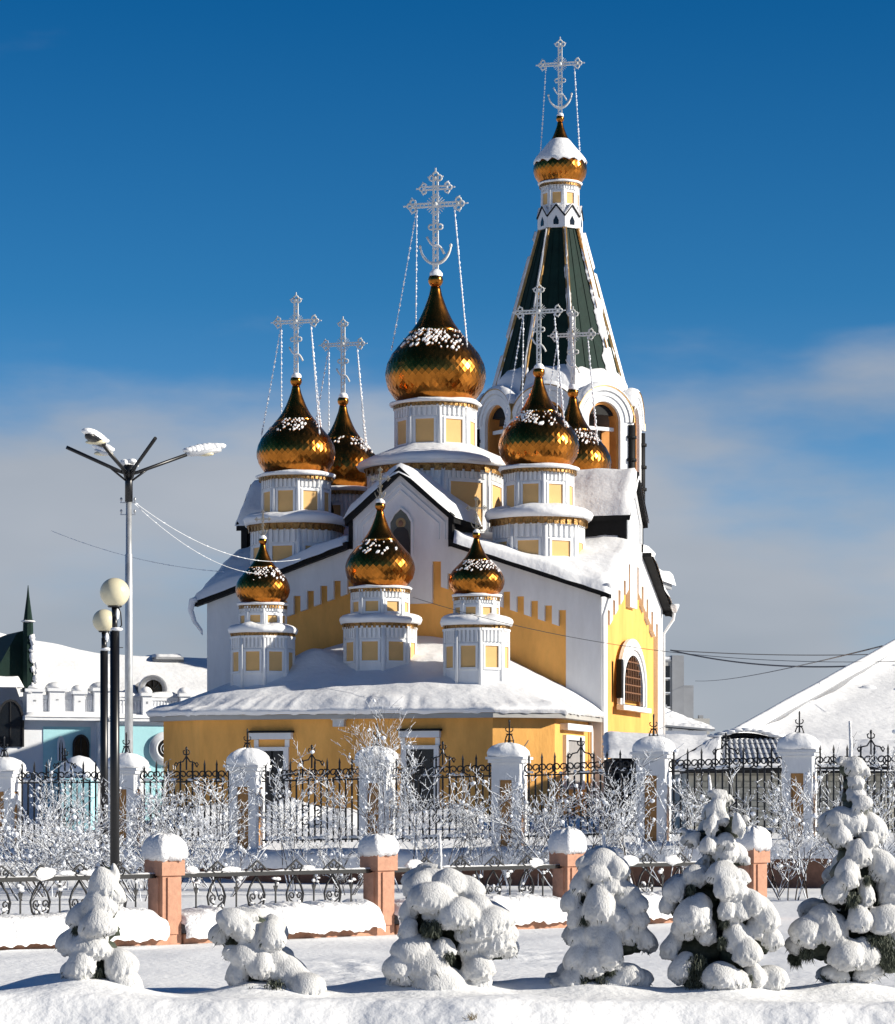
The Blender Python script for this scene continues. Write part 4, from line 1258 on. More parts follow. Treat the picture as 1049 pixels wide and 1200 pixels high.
# kiosk with tiled roof directly behind the iron fence
KD = 66.0
kx = XP(885, KD)
kiosk = thing('gatehouse', 'low pale block gatehouse with a snowy tiled roof behind the fence', 'gatehouse', (kx, KD, 0))
kX = lambda px: XP(px, KD) - kx
kZ = lambda py: ZP(py, KD)
wl = MB(); wl.box(kX(806), kX(1100), .3, 6, .6, kZ(906)); ob('wall', wl, 'pale_block', kiosk)
# block courses, proud of the recessed joints, seen through the fence bars
blk = MB(); rr = random.Random(9)
bz = (kZ(908) - kZ(975)) / 9; bw = .36
for j in range(9):
    z = kZ(975) + j * bz; x = kX(806) + (bw / 2 if j % 2 else 0)
    while x < kX(1100) - bw:
        yy = .27 + rr.uniform(-.006, .006); blk.box(x + .012, x + bw - .012, yy, .31, z + .012, z + bz - .012); x += bw
o = ob('block', blk, 'pale_block', kiosk); o['kind'] = 'stuff'
ob('eave', MB().box(kX(800), kX(1102), -.35, .6, kZ(906), kZ(900)), 'dark_roof', kiosk)
# tiles on the visible slope
ncol, nrow = 13, 5
xa, xb, xta, xtb = kX(832), kX(925), kX(842), kX(918)
tile = MB()
tile.grid(7, 3, lambda u, v: (u * 1.0, v, .09 * math.sin(PI * u) + .05 * (1 - v)))
tile_me = tile.mesh('roof_tile'); tile_me.materials.append(MATS['roof_tile'])
zl, zh = kZ(897), kZ(866)
for j in range(nrow):
    for i in range(ncol):
        v0 = j / nrow
        x_l = xa + (xta - xa) * v0; x_r = xb + (xtb - xb) * v0
        cw = (x_r - x_l) / ncol
        if (i < 2 and j > 2): continue
        ob('roof_tile', tile_me, None, kiosk, (x_l + i * cw, -.3 + 1.5 * v0, zl + (zh - zl) * v0), rot=(math.atan2((zh - zl), 1.5), 0, 0), scale=(cw, math.hypot(1.5, zh - zl) / nrow * 1.08, .42))
ob('roof', MB().prism([(kX(790), kZ(899)), (kX(1102), kZ(899)), (kX(1060), kZ(868)), (kX(842), kZ(868))], 1.25, 4.5), 'dark_roof', kiosk)
rs = MB()
def snow_patch_poly(a, b, c, d, th, seed, nx=40, ny=16):
    def fn(u, v):
        e = min(u, 1 - u, v * .8, 1 - v) ; k = math.sqrt(max(0, min(1, e / .10)))
        p = a.lerp(b, u).lerp(d.lerp(c, u), v)
        return (p.x + .05 * nz1(v * 9, u * 9, seed), p.y - .04 * k, p.z + k * th * (1 + .5 * nz1(p.x * 1.5, p.z * 2, seed)) - (.05 if k == 0 else 0))
    return MB().grid(nx, ny, fn)
V = Vector
ob('roof_snow', snow_patch_poly(V((kX(920), -.36, kZ(900))), V((kX(1102), -.36, kZ(902))), V((kX(1080), 1.3, kZ(872))), V((kX(914), 1.3, kZ(866))), .16, 1), 'roof_snow', kiosk)
ob('roof_snow', snow_patch_poly(V((kX(786), -.36, kZ(900))), V((kX(842), -.36, kZ(898))), V((kX(852), 1.3, kZ(866))), V((kX(838), 1.3, kZ(872))), .14, 2), 'roof_snow', kiosk)
rdg = MB(); rdg.tube([(kX(838) + (kX(920) - kX(838)) * t / 10, 1.25 + .02 * t, kZ(868) + .30 * math.sin(PI * t / 10) * .5) for t in range(11)], .07, 8); ob('ridge', rdg, 'dark_roof', kiosk)
rs = MB()
for t in range(9): rs.blob((kX(845) + (kX(918) - kX(845)) * t / 8, 1.25, kZ(867) + .12 + .14 * math.sin(PI * t / 8)), .2, .2, .05, .3, sub=2, seed=t)
ob('ridge_snow', rs, 'roof_snow', kiosk)
es = MB()
def efn(u, v):
    x = kX(800) + (kX(1100) - kX(800)) * u; lip = .13 + .08 * nz1(x * 1.4, 1, 1)
    a = PI * v
    return (x, -.28 - .12 * math.sin(a), kZ(899) - .03 + lip * (1 - math.cos(a)) * .5 - .05 * max(0, nz1(x * 4, 1, 4)) * (1 - v))
es.grid(120, 9, efn); ob('eave_snow', es, 'roof_snow', kiosk)
# lean-to with snow roof between the apse and the gatehouse
sh = thing('lean_to', 'small dark lean-to under smooth snow between church corner and gatehouse', 'shed', (XP(770, 72), 72, 0))
sx = lambda px: XP(px, 72) - XP(770, 72)
ob('wall', MB().box(sx(718), sx(806), .3, 4, .5, ZP(888, 72)), 'dark_roof', sh)
ob('roof_snow', snow_patch_poly(V((sx(708), -.1, ZP(886, 72))), V((sx(850), -.1, ZP(888, 72))), V((sx(850), 2.4, ZP(862, 72))), V((sx(712), 2.4, ZP(857, 72))), .12, 5), 'roof_snow', sh)
ob('post', MB().box(sx(790), sx(797), -.1, .1, .5, ZP(889, 72)), 'white_wall', sh)

# snow covered booth and drifts behind the fence
bt = thing('booth', 'small blue booth under a rounded snow roof left of the globe lamps', 'booth', (XP(88, 70), 70, 0))
bw = 48 * 70 / FPX / 2
ob('wall', MB().box(-bw + .15, bw - .15, .1, 1.6, .8, ZP(912, 70)), 'turquoise', bt)
m = MB(); m.lathe([(bw * .98, -.10), (bw * 1.05, 0), (bw * 1.0, .14), (bw * .8, .32), (bw * .5, .46), (.02, .52)], 32, (0, .8, ZP(910, 70))); ob('roof_snow', m, 'roof_snow', bt)
dr_ = MB()
for px, py, d, rx, rz_ in ((330, 985, 80, 1.3, .75), (375, 980, 82, 1.2, .55), (405, 986, 80, 1.2, .5), (245, 990, 80, 1.6, .6), (520, 990, 82, 2.0, .45), (640, 992, 82, 1.8, .35), (700, 992, 82, 1.6, .3)):
    dr_.blob((XP(px, d), d, 1.0), rx, 1.2, rz_, .25, flat=.2, seed=px)
o = ob('snow_drift', dr_, 'snow'); o['kind'] = 'stuff'; o['label'] = 'shovelled snow heaps in the yard behind the iron fence'
# ------------------------------------------------------------------ tall iron fence on its snowy plinth
PIL = [(-141, 63.9, 888), (5, 63.0, 888), (148, 62.2, 884), (290, 61.4, 880), (442, 60.5, 874), (597, 59.7, 870), (766, 58.8, 864), (937, 57.9, 861), (1106, 57.0, 858)]
def base_py(px): return 985 - 12 * sstep(250, 1050, px) if px > 250 else 985
FR = -R(16.6)
def spiral(r0, r1, turns, t, n=18, sides=4, sgn=1, a0=0.0):
    pts = []
    for i in range(n + 1):
        u = i / n; a = a0 + sgn * turns * 2 * PI * u; r = r0 + (r1 - r0) * u ** .8
        pts.append((r * math.cos(a), 0, r * math.sin(a)))
    return MB().tube(pts, t, sides)
scr_l = spiral(.115, .028, 1.25, .018, sgn=1, a0=-PI / 2).mesh('scroll'); scr_l.materials.append(MATS['black_iron'])
scr_r = spiral(.115, .028, 1.25, .018, sgn=-1, a0=-PI / 2).mesh('scroll'); scr_r.materials.append(MATS['black_iron'])
scs_l = spiral(.075, .018, 1.3, .0125, n=14, sgn=1, a0=-PI / 2).mesh('scroll'); scs_l.materials.append(MATS['black_iron'])
scs_r = spiral(.075, .018, 1.3, .0125, n=14, sgn=-1, a0=-PI / 2).mesh('scroll'); scs_r.materials.append(MATS['black_iron'])

plabels = {5: 'white fence pillar at the left edge of the frame', 148: 'white fence pillar behind the globe lamp posts', 290: 'white fence pillar left of the first dark apse window',
           442: 'white fence pillar just left of the tall frosted sapling', 597: 'white fence pillar in front of the apse corner where sunlight begins',
           766: 'white fence pillar in front of the lean-to beside the church corner', 937: 'white fence pillar in front of the gatehouse tiles'}
def pillar_parts():
    w = .300
    body = MB()
    t = .07
    body.box(-w + t, w - t, -w + t, w - t, -.35, 1.72)
    for sx_ in (1, -1):
        for sy_ in (1, -1):     # corner strips frame the recess
            x0, x1 = sorted((sx_ * w, sx_ * (w - .17))); y0, y1 = sorted((sy_ * w, sy_ * (w - .17)))
            body.box(x0, x1, y0, y1, -.30, 1.28)
    body.box(-w, w, -w, w, -.42, -.301); body.box(-w, w, -w, w, 1.281, 1.66)
    cap = MB(); cap.box(-w - .06, w + .06, -w - .06, w + .06, 1.661, 1.74); cap.box(-w - .10, w + .10, -w - .10, w + .10, 1.741, 1.80)
    pan = MB(); pan.box(-w + .175, w - .175, -.02, .02, -.29, 1.27)
    return body.mesh('body'), cap.mesh('cap'), pan.mesh('inset_panel')
pb, pc, pp_ = pillar_parts()
pb.materials.append(MATS['white_plaster']); pc.materials.append(MATS['white_plaster']); pp_.materials.append(MATS['pillar_panel'])
fin = MB()
fin.bar((0, 0, 0), (0, 0, .44), .026)
for sg in (1, -1):
    fin.tube([(sg * .10, 0, -.06), (sg * .085, 0, .08), (sg * .06, 0, .16), (sg * .02, 0, .20)], .014, 5)
    fin.tube([(sg * .02, 0, .24), (sg * .07, 0, .27), (sg * .08, 0, .32), (sg * .05, 0, .33)], .012, 5)
    fin.bar((0, sg * .09, -.06), (0, sg * .02, .18), .022)
fin.bar((-.10, 0, .06), (.10, 0, .06), .02); fin.bar((-.07, 0, .20), (.07, 0, .20), .02)
fin.blob((0, 0, .46), .022, .022, .05, 0, sub=1)
fin_me = fin.mesh('finial'); fin_me.materials.append(MATS['black_iron'])
POS = []
for px, d, py_top in PIL:
    zb_ = ZP(base_py(px), d)
    x = XP(px, d)
    POS.append(Vector((x, d, zb_)))
    if px not in plabels: continue
    p = thing('fence_pillar', plabels[px], 'fence pillar', (x, d, zb_), FR, 'white pillars of the tall iron fence')
    htop = ZP(py_top, d) - zb_            # top of snow
    k = (htop - .30) / 1.80
    b = ob('body', pb, None, p, scale=(1, 1, k)); ob('cap', pc, None, p, scale=(1, 1, k))
    for a in (0, PI / 2, PI, -PI / 2):
        ob('inset_panel', pp_, None, b, (math.sin(a) * .225, -math.cos(a) * .225, 0), a)
    s = MB()
    def cfn(r, z, th):
        sq = 1 / max(abs(math.cos(th)), abs(math.sin(th))) ; sq = 1 + (sq - 1) * .55
        return r * sq * (1 + .05 * nz1(math.cos(th) * 2 + px, math.sin(th) * 2, z)), z + (.03 * nz1(math.cos(th) * 3, math.sin(th) * 3, px) if z > .02 else .02 * nz1(math.cos(th) * 5, math.sin(th) * 5, px))
    s.lathe([(.38, -.02), (.455, -.01), (.475, .06), (.45, .15), (.37, .23), (.22, .30), (.08, .325), (.01, .33)], 36, fn=cfn)
    ob('snow_cap', s, 'snow', p, (rng.uniform(-.02, .02), 0, 1.80 * k), rot=(rng.uniform(-.05, .05), rng.uniform(-.05, .05), 0), scale=(.9, .9, rng.uniform(.85, 1.1)))
    # snow plastered to the sunlit flank
    s = MB(); rr = random.Random(px)
    for i in range(14):
        s.blob((.300, rr.uniform(-.22, .22), rr.uniform(.9, 1.70) * k), .03, rr.uniform(.05, .12), rr.uniform(.05, .16), .4, sub=2, seed=i)
    ob('snow_splash', s, 'snow', p, kind='stuff')
    ob('finial', fin_me, None, p, (0, 0, 1.80 * k + .27))
# spans
bar_t = MB().box(-.016, .016, -.016, .016, -.06, 1.30); bar_t_me = bar_t.mesh('bar'); bar_t_me.materials.append(MATS['black_iron'])
bt2 = MB().box(-.016, .016, -.016, .016, -.06, 1.60); bt2.add([(-.028, 0, 1.60), (0, -.02, 1.60), (.028, 0, 1.60), (0, .02, 1.60), (0, 0, 1.72)], [(0, 1, 4), (1, 2, 4), (2, 3, 4), (3, 0, 4), (3, 2, 1, 0)])
bar_tip_me = bt2.mesh('spear_bar'); bar_tip_me.materials.append(MATS['black_iron'])
slabels = ['iron fence span at the left edge behind frosted shrubs', 'iron fence span left of the globe lamp posts', 'iron fence span between globe lamps and apse', 'iron fence span before the first dark apse window',
           'iron fence span before the second dark apse window', 'iron fence span in front of the sunlit apse walls', 'iron fence span in front of the yellow door strip and gatehouse', 'iron fence span right of the gatehouse tiles']
ctr = MB()      # taller middle ornament
ctr.bar((0, 0, 1.50), (0, 0, 1.92), .028)
for sg in (1, -1):
    ctr.tube([(sg * .24, 0, 1.56), (sg * .18, 0, 1.66), (sg * .08, 0, 1.68), (0, 0, 1.80)], .016, 5)
    ctr.tube([(0, 0, 1.82), (sg * .06, 0, 1.84), (sg * .075, 0, 1.90), (sg * .04, 0, 1.92)], .014, 5)
    ctr.tube([(sg * .24, 0, 1.56), (sg * .27, 0, 1.62), (sg * .24, 0, 1.66), (sg * .20, 0, 1.63)], .014, 5)
ctr.blob((0, 0, 1.95), .03, .03, .055, 0, sub=1)
ctr_me = ctr.mesh('crest'); ctr_me.materials.append(MATS['black_iron'])
for i in range(len(POS) - 1):
    a, b = POS[i], POS[i + 1]
    if i == 0: a = a.lerp(b, .5)
    e = b - a; L = math.hypot(e.x, e.y) - .70
    rz = math.atan2(e.y, e.x); slope = e.z
    o_ = a + Vector((e.x, e.y, 0)).normalized() * .35
    f = thing('fence_span', slabels[i], 'iron fence', (o_.x, o_.y, a.z), rz, 'spans of the tall wrought iron fence')
    sh_ = lambda x: slope * x / L
    for zz, w in ((.0, .04), (1.25, .032)):
        ob('rail', MB().bar((-.02, 0, zz), (L + .02, 0, zz + slope), .03, w), 'black_iron', f)
    n = int(L / .135)
    for k in range(n):
        x = (k + .5) * L / n
        ob('spear_bar' if k % 2 == 0 else 'bar', bar_tip_me if k % 2 == 0 else bar_t_me, None, f, (x, 0, sh_(x)))
    npair = int(L / .27)
    for k in range(npair):
        x = (k + .5) * L / npair
        ob('scroll', scr_r, None, f, (x - .07, -.015, 1.40 + sh_(x))); ob('scroll', scr_l, None, f, (x + .07, -.015, 1.40 + sh_(x)))
    ob('crest', ctr_me, None, f, (L / 2, 0, slope / 2))
    for sx_, sz_ in ((-1, 1), (1, 1), (-1, -1), (1, -1)):
        ob('scroll', scr_l if sx_ * sz_ > 0 else scr_r, None, f, (L / 2 + sx_ * .12, -.02, .52 + sz_ * .13 + slope / 2), rot=(0, 0 if sz_ > 0 else PI, 0))
    cl = MB()
    for k in range(0, n - 1, 3):
        x = (k + .5) * L / n; x2 = (k + 1.5) * L / n
        for sg in (1, -1): cl.tube([(x, 0, .62 + sh_(x) + sg * .05), ((x + x2) / 2, 0, .62 + sh_(x) + sg * .015), (x2, 0, .62 + sh_(x) + sg * .05)], .011, 4)
    ob('collar', cl, 'black_iron', f, kind='stuff')
    rs = MB(); rr = random.Random(70 + i)
    for k in range(12):
        x = rr.uniform(0, L); rs.blob((x, 0, 1.28 + sh_(x) + rr.uniform(0, .04)), rr.uniform(.03, .10), .035, rr.uniform(.02, .05), .4, sub=1, seed=k)
    for k in range(16):
        x = rr.uniform(0, L); rs.blob((x, 0, .04 + sh_(x)), rr.uniform(.05, .2), .05, rr.uniform(.03, .06), .4, sub=1, seed=k)
    ob('snow', rs, 'snow', f, kind='stuff')
# plinth
a, b = POS[0], POS[-1]
e = (b - a); L = math.hypot(e.x, e.y)
pl = thing('fence_plinth', 'long brown stone plinth carrying the tall fence under rounded snow', 'low wall', (a.x, a.y, 0), math.atan2(e.y, e.x))
nseg = 14
for i in range(nseg):
    x0, x1 = L * i / nseg, L * (i + 1) / nseg
    zt = a.z - .42 + (b.z - a.z) * sstep(.45, 1, (i + .5) / nseg)
    ob('plinth_stone', MB().box(x0 + .008, x1 - .008, -.40, .40, -.2, zt), 'brown_stone', pl)
def psn(u, v):
    x = L * u; zt = a.z - .43 + (b.z - a.z) * sstep(.45, 1, u)
    t = PI * v
    hgt = .30 + .07 * nz1(x * .6, 1, 1) + .03 * nz1(x * 2.3, 1, 2)
    wd = .60 + .08 * nz1(x * .8, 5, 3) + .04 * nz1(x * 3, 5, 3)
    sgn = lambda q: math.copysign(abs(q) ** .6, q)
    return (x, -wd * sgn(math.cos(t)), zt - .10 * (1 - math.sin(t) ** .5) + hgt * math.sin(t) ** .7 - .05 * max(0, nz1(x * 3, v, 2)) * (v < .12))
ob('snow', MB().grid(260, 15, psn), 'snow', pl)

# ------------------------------------------------------------------ low granite fence along the street
POSTS = [(-62, 32.4), (193, 34.8), (444, 37.4), (665, 39.9), (882, 42.2)]
RZ = .845
lp = [Vector((XP(px, d), d, 0)) for px, d in POSTS]
ang = math.atan2(lp[4].y - lp[1].y, lp[4].x - lp[1].x)
llab = [None, 'pink granite post with a round snow cap, nearest and leftmost', 'pink granite post between the two low snowy bushes', 'pink granite post left of the stooped snowy fir', 'pink granite post half hidden behind the tall snowy fir']
pw = .138
bd = MB(); bd.box(-pw, pw, -pw, pw, -.2, .82); bd.box(-pw - .03, pw + .03, -pw - .03, pw + .03, .821, 1.05)
bd.box(-pw * .55, pw * .55, -pw - .022, -pw + .01, .12, .80); bd.box(-pw - .022, -pw + .01, -pw * .55, pw * .55, .12, .80)
bd_me = bd.mesh('shaft'); bd_me.materials.append(MATS['pink_granite'])
for i, p in enumerate(lp):
    if i == 0: continue
    g0 = 0.0
    t = thing('granite_post', llab[i], 'fence post', (p.x, p.y, 0), ang, 'granite posts of the low street fence')
    sc_ = [1, 1.0, 1.0, 1.02, 1.05][i]
    ob('shaft', bd_me, None, t, scale=(sc_ * 1.03, sc_ * 1.03, 1.0))
    s = MB()
    def cf(r, z, th):
        sq = 1 / max(abs(math.cos(th)), abs(math.sin(th))); sq = 1 + (sq - 1) * .6
        return r * sq * (1 + .08 * nz1(math.cos(th) * 2 + i * 4, math.sin(th) * 2, z * 2) + .04 * nz1(math.cos(th) * 7, math.sin(th) * 7, i + z * 8)), z + (.03 * nz1(math.cos(th) * 3, math.sin(th) * 3, i) if z > .1 else .035 * nz1(math.cos(th) * 6, math.sin(th) * 6, i))
    s.lathe([(.165, -.02), (.20, -.05), (.228, .02), (.226, .10), (.205, .17), (.16, .23), (.09, .265), (.01, .27)], 44, fn=cf)
    ob('snow_cap', s, 'fir_snow', t, (0, 0, 1.05), rot=(0, rng.uniform(-.06, .06), 0), scale=(1, 1, [1, 1.0, .88, 1.05, 1.1][i]))
flab = ['low iron fence span left of the nearest granite post', 'low iron fence span between the first two granite posts', 'low iron fence span behind the wide snowy bush', 'low iron fence span behind the stooped snowy fir']
for i in range(4):
    a, b = lp[i], lp[i + 1]
    e = b - a; L = e.length - .34
    o_ = a + e.normalized() * .17
    f = thing('low_fence_span', flab[i], 'iron fence', (o_.x, o_.y, 0), math.atan2(e.y, e.x), 'spans of the low ornamental street fence')
    r = MB(); r.box(-.05, L + .05, -.03, .03, RZ - .055, RZ)
    ob('rail', r, 'black_paint', f)
    ob('rail', MB().box(-.05, L + .05, -.018, .018, .27, .30), 'black_paint', f)
    rs = MB()
    def rfn(u, v):
        x = L * u; k = .6 + .8 * nz1(x * 1.1, i * 3, 1)
        return (x, .034 * (2 * v - 1), RZ - .004 + max(.004, .028 * k + .012 * nz1(x * 6, 1, i)) * math.sin(PI * v))
    rs.grid(80, 5, rfn)
    rr = random.Random(i + 30)
    for k in range(3): rs.blob((rr.uniform(.2, L - .2), 0, RZ + .03), rr.uniform(.10, .22), .06, rr.uniform(.03, .09), .35, sub=2, seed=k + i)
    ob('rail_snow', rs, 'fir_snow', f)
    nm = max(4, int(L / .58))
    fs_ = MB()
    for k in range(nm):
        x = (k + .5) * L / nm
        m = MB(); m.bar((x, 0, .30), (x, 0, RZ - .055), .016)
        m.bar((x, 0, .58), (x - .03, 0, .66), .014); m.bar((x, 0, .58), (x + .03, 0, .66), .014)
        ob('bar', m, 'black_iron', f)
        xx = x + L / nm / 2
        for q in range(3): fs_.blob((x + rr.uniform(-.07, .07), -.01, .72 + rr.uniform(-.03, .05)), rr.uniform(.02, .05), .025, rr.uniform(.012, .03), .3, sub=1, seed=q + k)
        if xx > L - .15: continue
        m = MB()
        for sg in (1, -1):
            m.tube([(xx, 0, RZ - .06), (xx + sg * .10, 0, .66), (xx + sg * .145, 0, .55), (xx + sg * .12, 0, .44), (xx + sg * .03, 0, .34)], .0135, 4)
            m.bar((xx, -.02, RZ + .13), (xx + sg * .22, -.02, RZ - .02), .017)
        ob('lozenge', m, 'black_iron', f)
        for sg, sz_ in ((1, 1), (-1, 1), (1, -1), (-1, -1)):
            ob('scroll', scs_l if sg > 0 else scs_r, None, f, (xx + sg * .062, -.012, .46 + sz_ * .066), rot=(0, 0 if sz_ > 0 else PI, 0), scale=.85)
        for sg in (1, -1): ob('scroll', scs_l if sg > 0 else scs_r, None, f, (xx + sg * .05, -.03, RZ + .045), scale=.7)
        for q in range(7): fs_.blob((xx + rr.uniform(-.13, .13), -.01, .46 + rr.uniform(-.12, .14)), rr.uniform(.012, .045), .025, rr.uniform(.012, .03), .3, sub=1, seed=q + k)
    ob('snow', fs_, 'fir_snow', f, kind='stuff')
    ob('kerb', MB().box(0, L, -.16, .16, -.2, .11), 'brown_stone' if i < 0 else 'pink_granite', f)
    def sb(u, v):
        x = -.04 + (L + .08) * u
        t = PI * v
        endk = min(1, min(x + .04, L + .04 - x) / .25); endk = math.sqrt(max(0, endk))
        wd = (.33 + .06 * nz1(x * .9, i * 5, 2) + .035 * nz1(x * 3.2, i, v * 2)) * (.75 + .25 * endk)
        hgt = (.35 + .06 * nz1(x * .7, i * 7, 4) + .02 * nz1(x * 3, i, 9)) * (.55 + .45 * endk)
        c, s_ = math.cos(t), math.sin(t)
        sg = lambda q: math.copysign(abs(q) ** .55, q)
        low = .075 + .04 * nz1(x * 3.1, i, 7) + .03 * nz1(x * 9, i, 3)
        return (x, -wd * sg(c) + .022 * nz1(x * 9, v * 9, 2) + .014 * nz1(x * 19, v * 17, 6), low + hgt * s_ ** .55 + .014 * nz1(x * 8, v * 6, 5) + .012 * nz1(x * 17, v * 14, 3))
    ob('snow_bank', MB().grid(260, 40, sb), 'fir_snow', f)

# ------------------------------------------------------------------ lamps
def lamp_globe(px, py, rpx, d, label):
    s = d / FPX; x = XP(px, d); r = rpx * s; zc = ZP(py, d)
    t = thing('globe_lamp', label, 'street lamp', (x, d, 0), 0, 'black globe lamps beside the low fence')
    m = MB(); m.blob((0, 0, zc), r, r, r, 0, sub=4); ob('globe', m, 'lamp_globe', t)
    m = MB(); m.lathe([(r * .42, zc - r * 1.0), (r * .5, zc - r * .93), (r * .40, zc - r * .86)], 24)
    m.lathe([(r * .14, zc - r * 1.9), (r * .20, zc - r * 1.5), (r * .22, zc - r * 1.0)], 16); ob('collar', m, 'black_paint', t)
    zt = zc - r * 2.6
    m = MB(); m.tube([(0, 0, -.1), (0, 0, zt)], 5.6 * s if rpx > 16 else 4.6 * s, 14); m.tube([(0, 0, zt - .02), (0, 0, zc - r * 1.5)], 3.2 * s, 12)
    m.lathe([(.13, 0), (.13, .25), (.09, .35)], 14)
    p = ob('pole', m, 'black_paint', t)
    m = MB(); m.tube([(4 * s, 0, zt + .02), (8 * s, 0, zt + .10), (7 * s, 0, zt + .30), (3 * s, 0, zt + .45)], .012, 5)
    ob('bracket', m, 'black_iron', t)
    m = MB(); m.blob((2 * s, 0, zt + .03), 7 * s, 6 * s, .04, .3, sub=2, seed=px); m.blob((3 * s, -.02, zt + .28), 2.5 * s, 2 * s, .10, .3, sub=2, seed=px + 1); ob('snow', m, 'snow', p)
lamp_globe(134.5, 694.5, 17.4, 48, 'nearer black lamp post with the larger cream globe')
lamp_globe(122, 727.5, 13.6, 58, 'farther black lamp post with the smaller cream globe')
SD = 70.0; ss = SD / FPX
sx0 = XP(151, SD)
sl_ = thing('street_lamp', 'tall galvanised street lamp mast with five arms and snowy lamp heads', 'street lamp', (sx0, SD, 0))
X = lambda px: XP(px, SD) - sx0
Z = lambda py: ZP(py, SD)
m = MB(); m.tube([(0, 0, .6), (0, 0, Z(650)), (0, 0, Z(649)), (0, 0, Z(588))], [5.2 * ss, 4.4 * ss, 3.6 * ss, 3.4 * ss], 16); ob('mast', m, 'galvanised', sl_)
m = MB(); m.tube([(0, 0, Z(588)), (0, 0, Z(548))], 4.6 * ss, 12); m.lathe([(5.5 * ss, Z(560)), (7.5 * ss, Z(553)), (6 * ss, Z(545))], 14); ob('head_hub', m, 'black_paint', sl_)
def arm(px, py, dy, head):
    a = Vector((0, 0, Z(556))); b = Vector((X(px), dy, Z(py)))
    m = MB(); m.tube([a, a.lerp(b, .15) + Vector((0, 0, -.02)), b], .045, 8)
    m.tube([Vector((0, 0, Z(566))), a.lerp(b, .36)], .025, 6)
    o = ob('arm', m, 'black_paint', sl_)
    if head:
        t = (b - a).normalized()
        t = Vector((t.x, t.y, t.z * .45)).normalized()
        side = t.cross(Vector((0, 0, 1))).normalized()
        h = MB()
        c = b + t * .38
        up = side.cross(t)
        prof = [(-.45, .04, .05), (-.36, .10, .07), (0, .15, .09), (.3, .14, .08), (.44, .06, .05)]
        ring_ = []
        for (q, w, hh) in prof:
            for j in range(10):
                an = 2 * PI * j / 10
                ring_.append(c + t * q + side * w * math.cos(an) + up * hh * math.sin(an))
        n = 10; k = len(prof)
        h.add(ring_, [(i * n + j, i * n + (j + 1) % n, (i + 1) * n + (j + 1) % n, (i + 1) * n + j) for i in range(k - 1) for j in range(n)] + [tuple(range(n)), tuple((k - 1) * n + j for j in range(n))], True)
        lh_ = ob('lamp_head', h, 'lamp_head' if head == 1 else 'black_paint', sl_)
        s = MB()
        for q in range(9):
            u = q / 8; cc = c + t * (-.38 + .80 * u) + Vector((0, 0, .09))
            s.blob(cc, .15, .14, .07 + .05 * math.sin(PI * u), .2, sub=2, seed=q + px)
        ob('snow', s, 'snow', lh_)
        ob('glass', MB().blob(c - up * .05, .25, .11, .06, 0, sub=2), 'lamp_globe', lh_)
arm(219, 529, .5, 1); arm(121, 524, 1.2, 1); arm(128, 529, -1.3, 2); arm(81, 527, -.5, 0); arm(189, 522, -1.4, 0)
m = MB()
for i in range(7): m.blob((rng.uniform(-.12, .16), rng.uniform(-.1, .1), Z(546) + rng.uniform(-.05, .12)), rng.uniform(.06, .14), .1, rng.uniform(.05, .1), .3, sub=2, seed=i)
ob('snow', m, 'snow', sl_)
m = MB()
for py in (589, 603):
    m.bar((X(141), 0, Z(py)), (X(159), 0, Z(py)), .025)
    for px in (142, 158):
        m.bar((X(px), 0, Z(py)), (X(px), 0, Z(py - 4)), .02); m.blob((X(px), 0, Z(py - 4)), .035, .035, .05, 0, sub=1)
ob('insulator_bracket', m, 'galvanised', sl_)

# ------------------------------------------------------------------ overhead cables
def cable(a, b, sag, r, m, label, frost=0, n=40):
    o = MB(); pts = []
    for i in range(n + 1):
        t = i / n; p = a.lerp(b, t); p.z -= sag * 4 * t * (1 - t); pts.append(p)
    o.tube(pts, r, 5)
    c = ob('cable', o, m)
    tag(c, label, 'cable', 'overhead cables')
    if frost:
        s = MB(); rr = random.Random(frost)
        for i in range(frost):
            t = rr.random(); p = a.lerp(b, t); p.z -= sag * 4 * t * (1 - t)
            s.tube([p + (b - a) * (-.004), p + (b - a) * .006], r * 1.7, 5)
        ob('frost', s, 'frost', c, kind='stuff')
cw = lambda px, py, d: P(px, py, d)
cable(cw(157, 588, 70), cw(352, 655, 92), .55, .009, 'frost_cable', 'upper frosted cable from the lamp mast to the church', 12)
cable(cw(157, 602, 70) + V((0, .1, .25)), cw(300, 672, 92), .35, .008, 'frost_cable', 'lower frosted cable from the lamp mast to the church', 9)
cable(cw(60, 622, 100), cw(262, 670, 98), .25, .008, 'frost_cable', 'thin frosted cable crossing behind the lamp mast', 22)
cable(cw(484, 700, 92.5), cw(1120, 772, 78), .75, .009, 'cable', 'long dark cable from the apse cupolas to the right edge')
cable(cw(786, 762, 290), cw(1090, 764, 290), .4, .05, 'cable', 'level dark cable leaving the far concrete block')
cable(cw(786, 762, 292), cw(1040, 778, 240), .8, .075, 'cable', 'sagging thick cable pair right of the far concrete block')
cable(cw(815, 798, 300), cw(1034, 757, 80), .3, .022, 'cable', 'cable sloping up to the mast on the hall roof')
cable(cw(660, 960, 60.5) + V((0, 26, 2.2)), cw(600, 885, 86), .1, .015, 'cable', 'slack wire hanging against the sunlit apse corner')

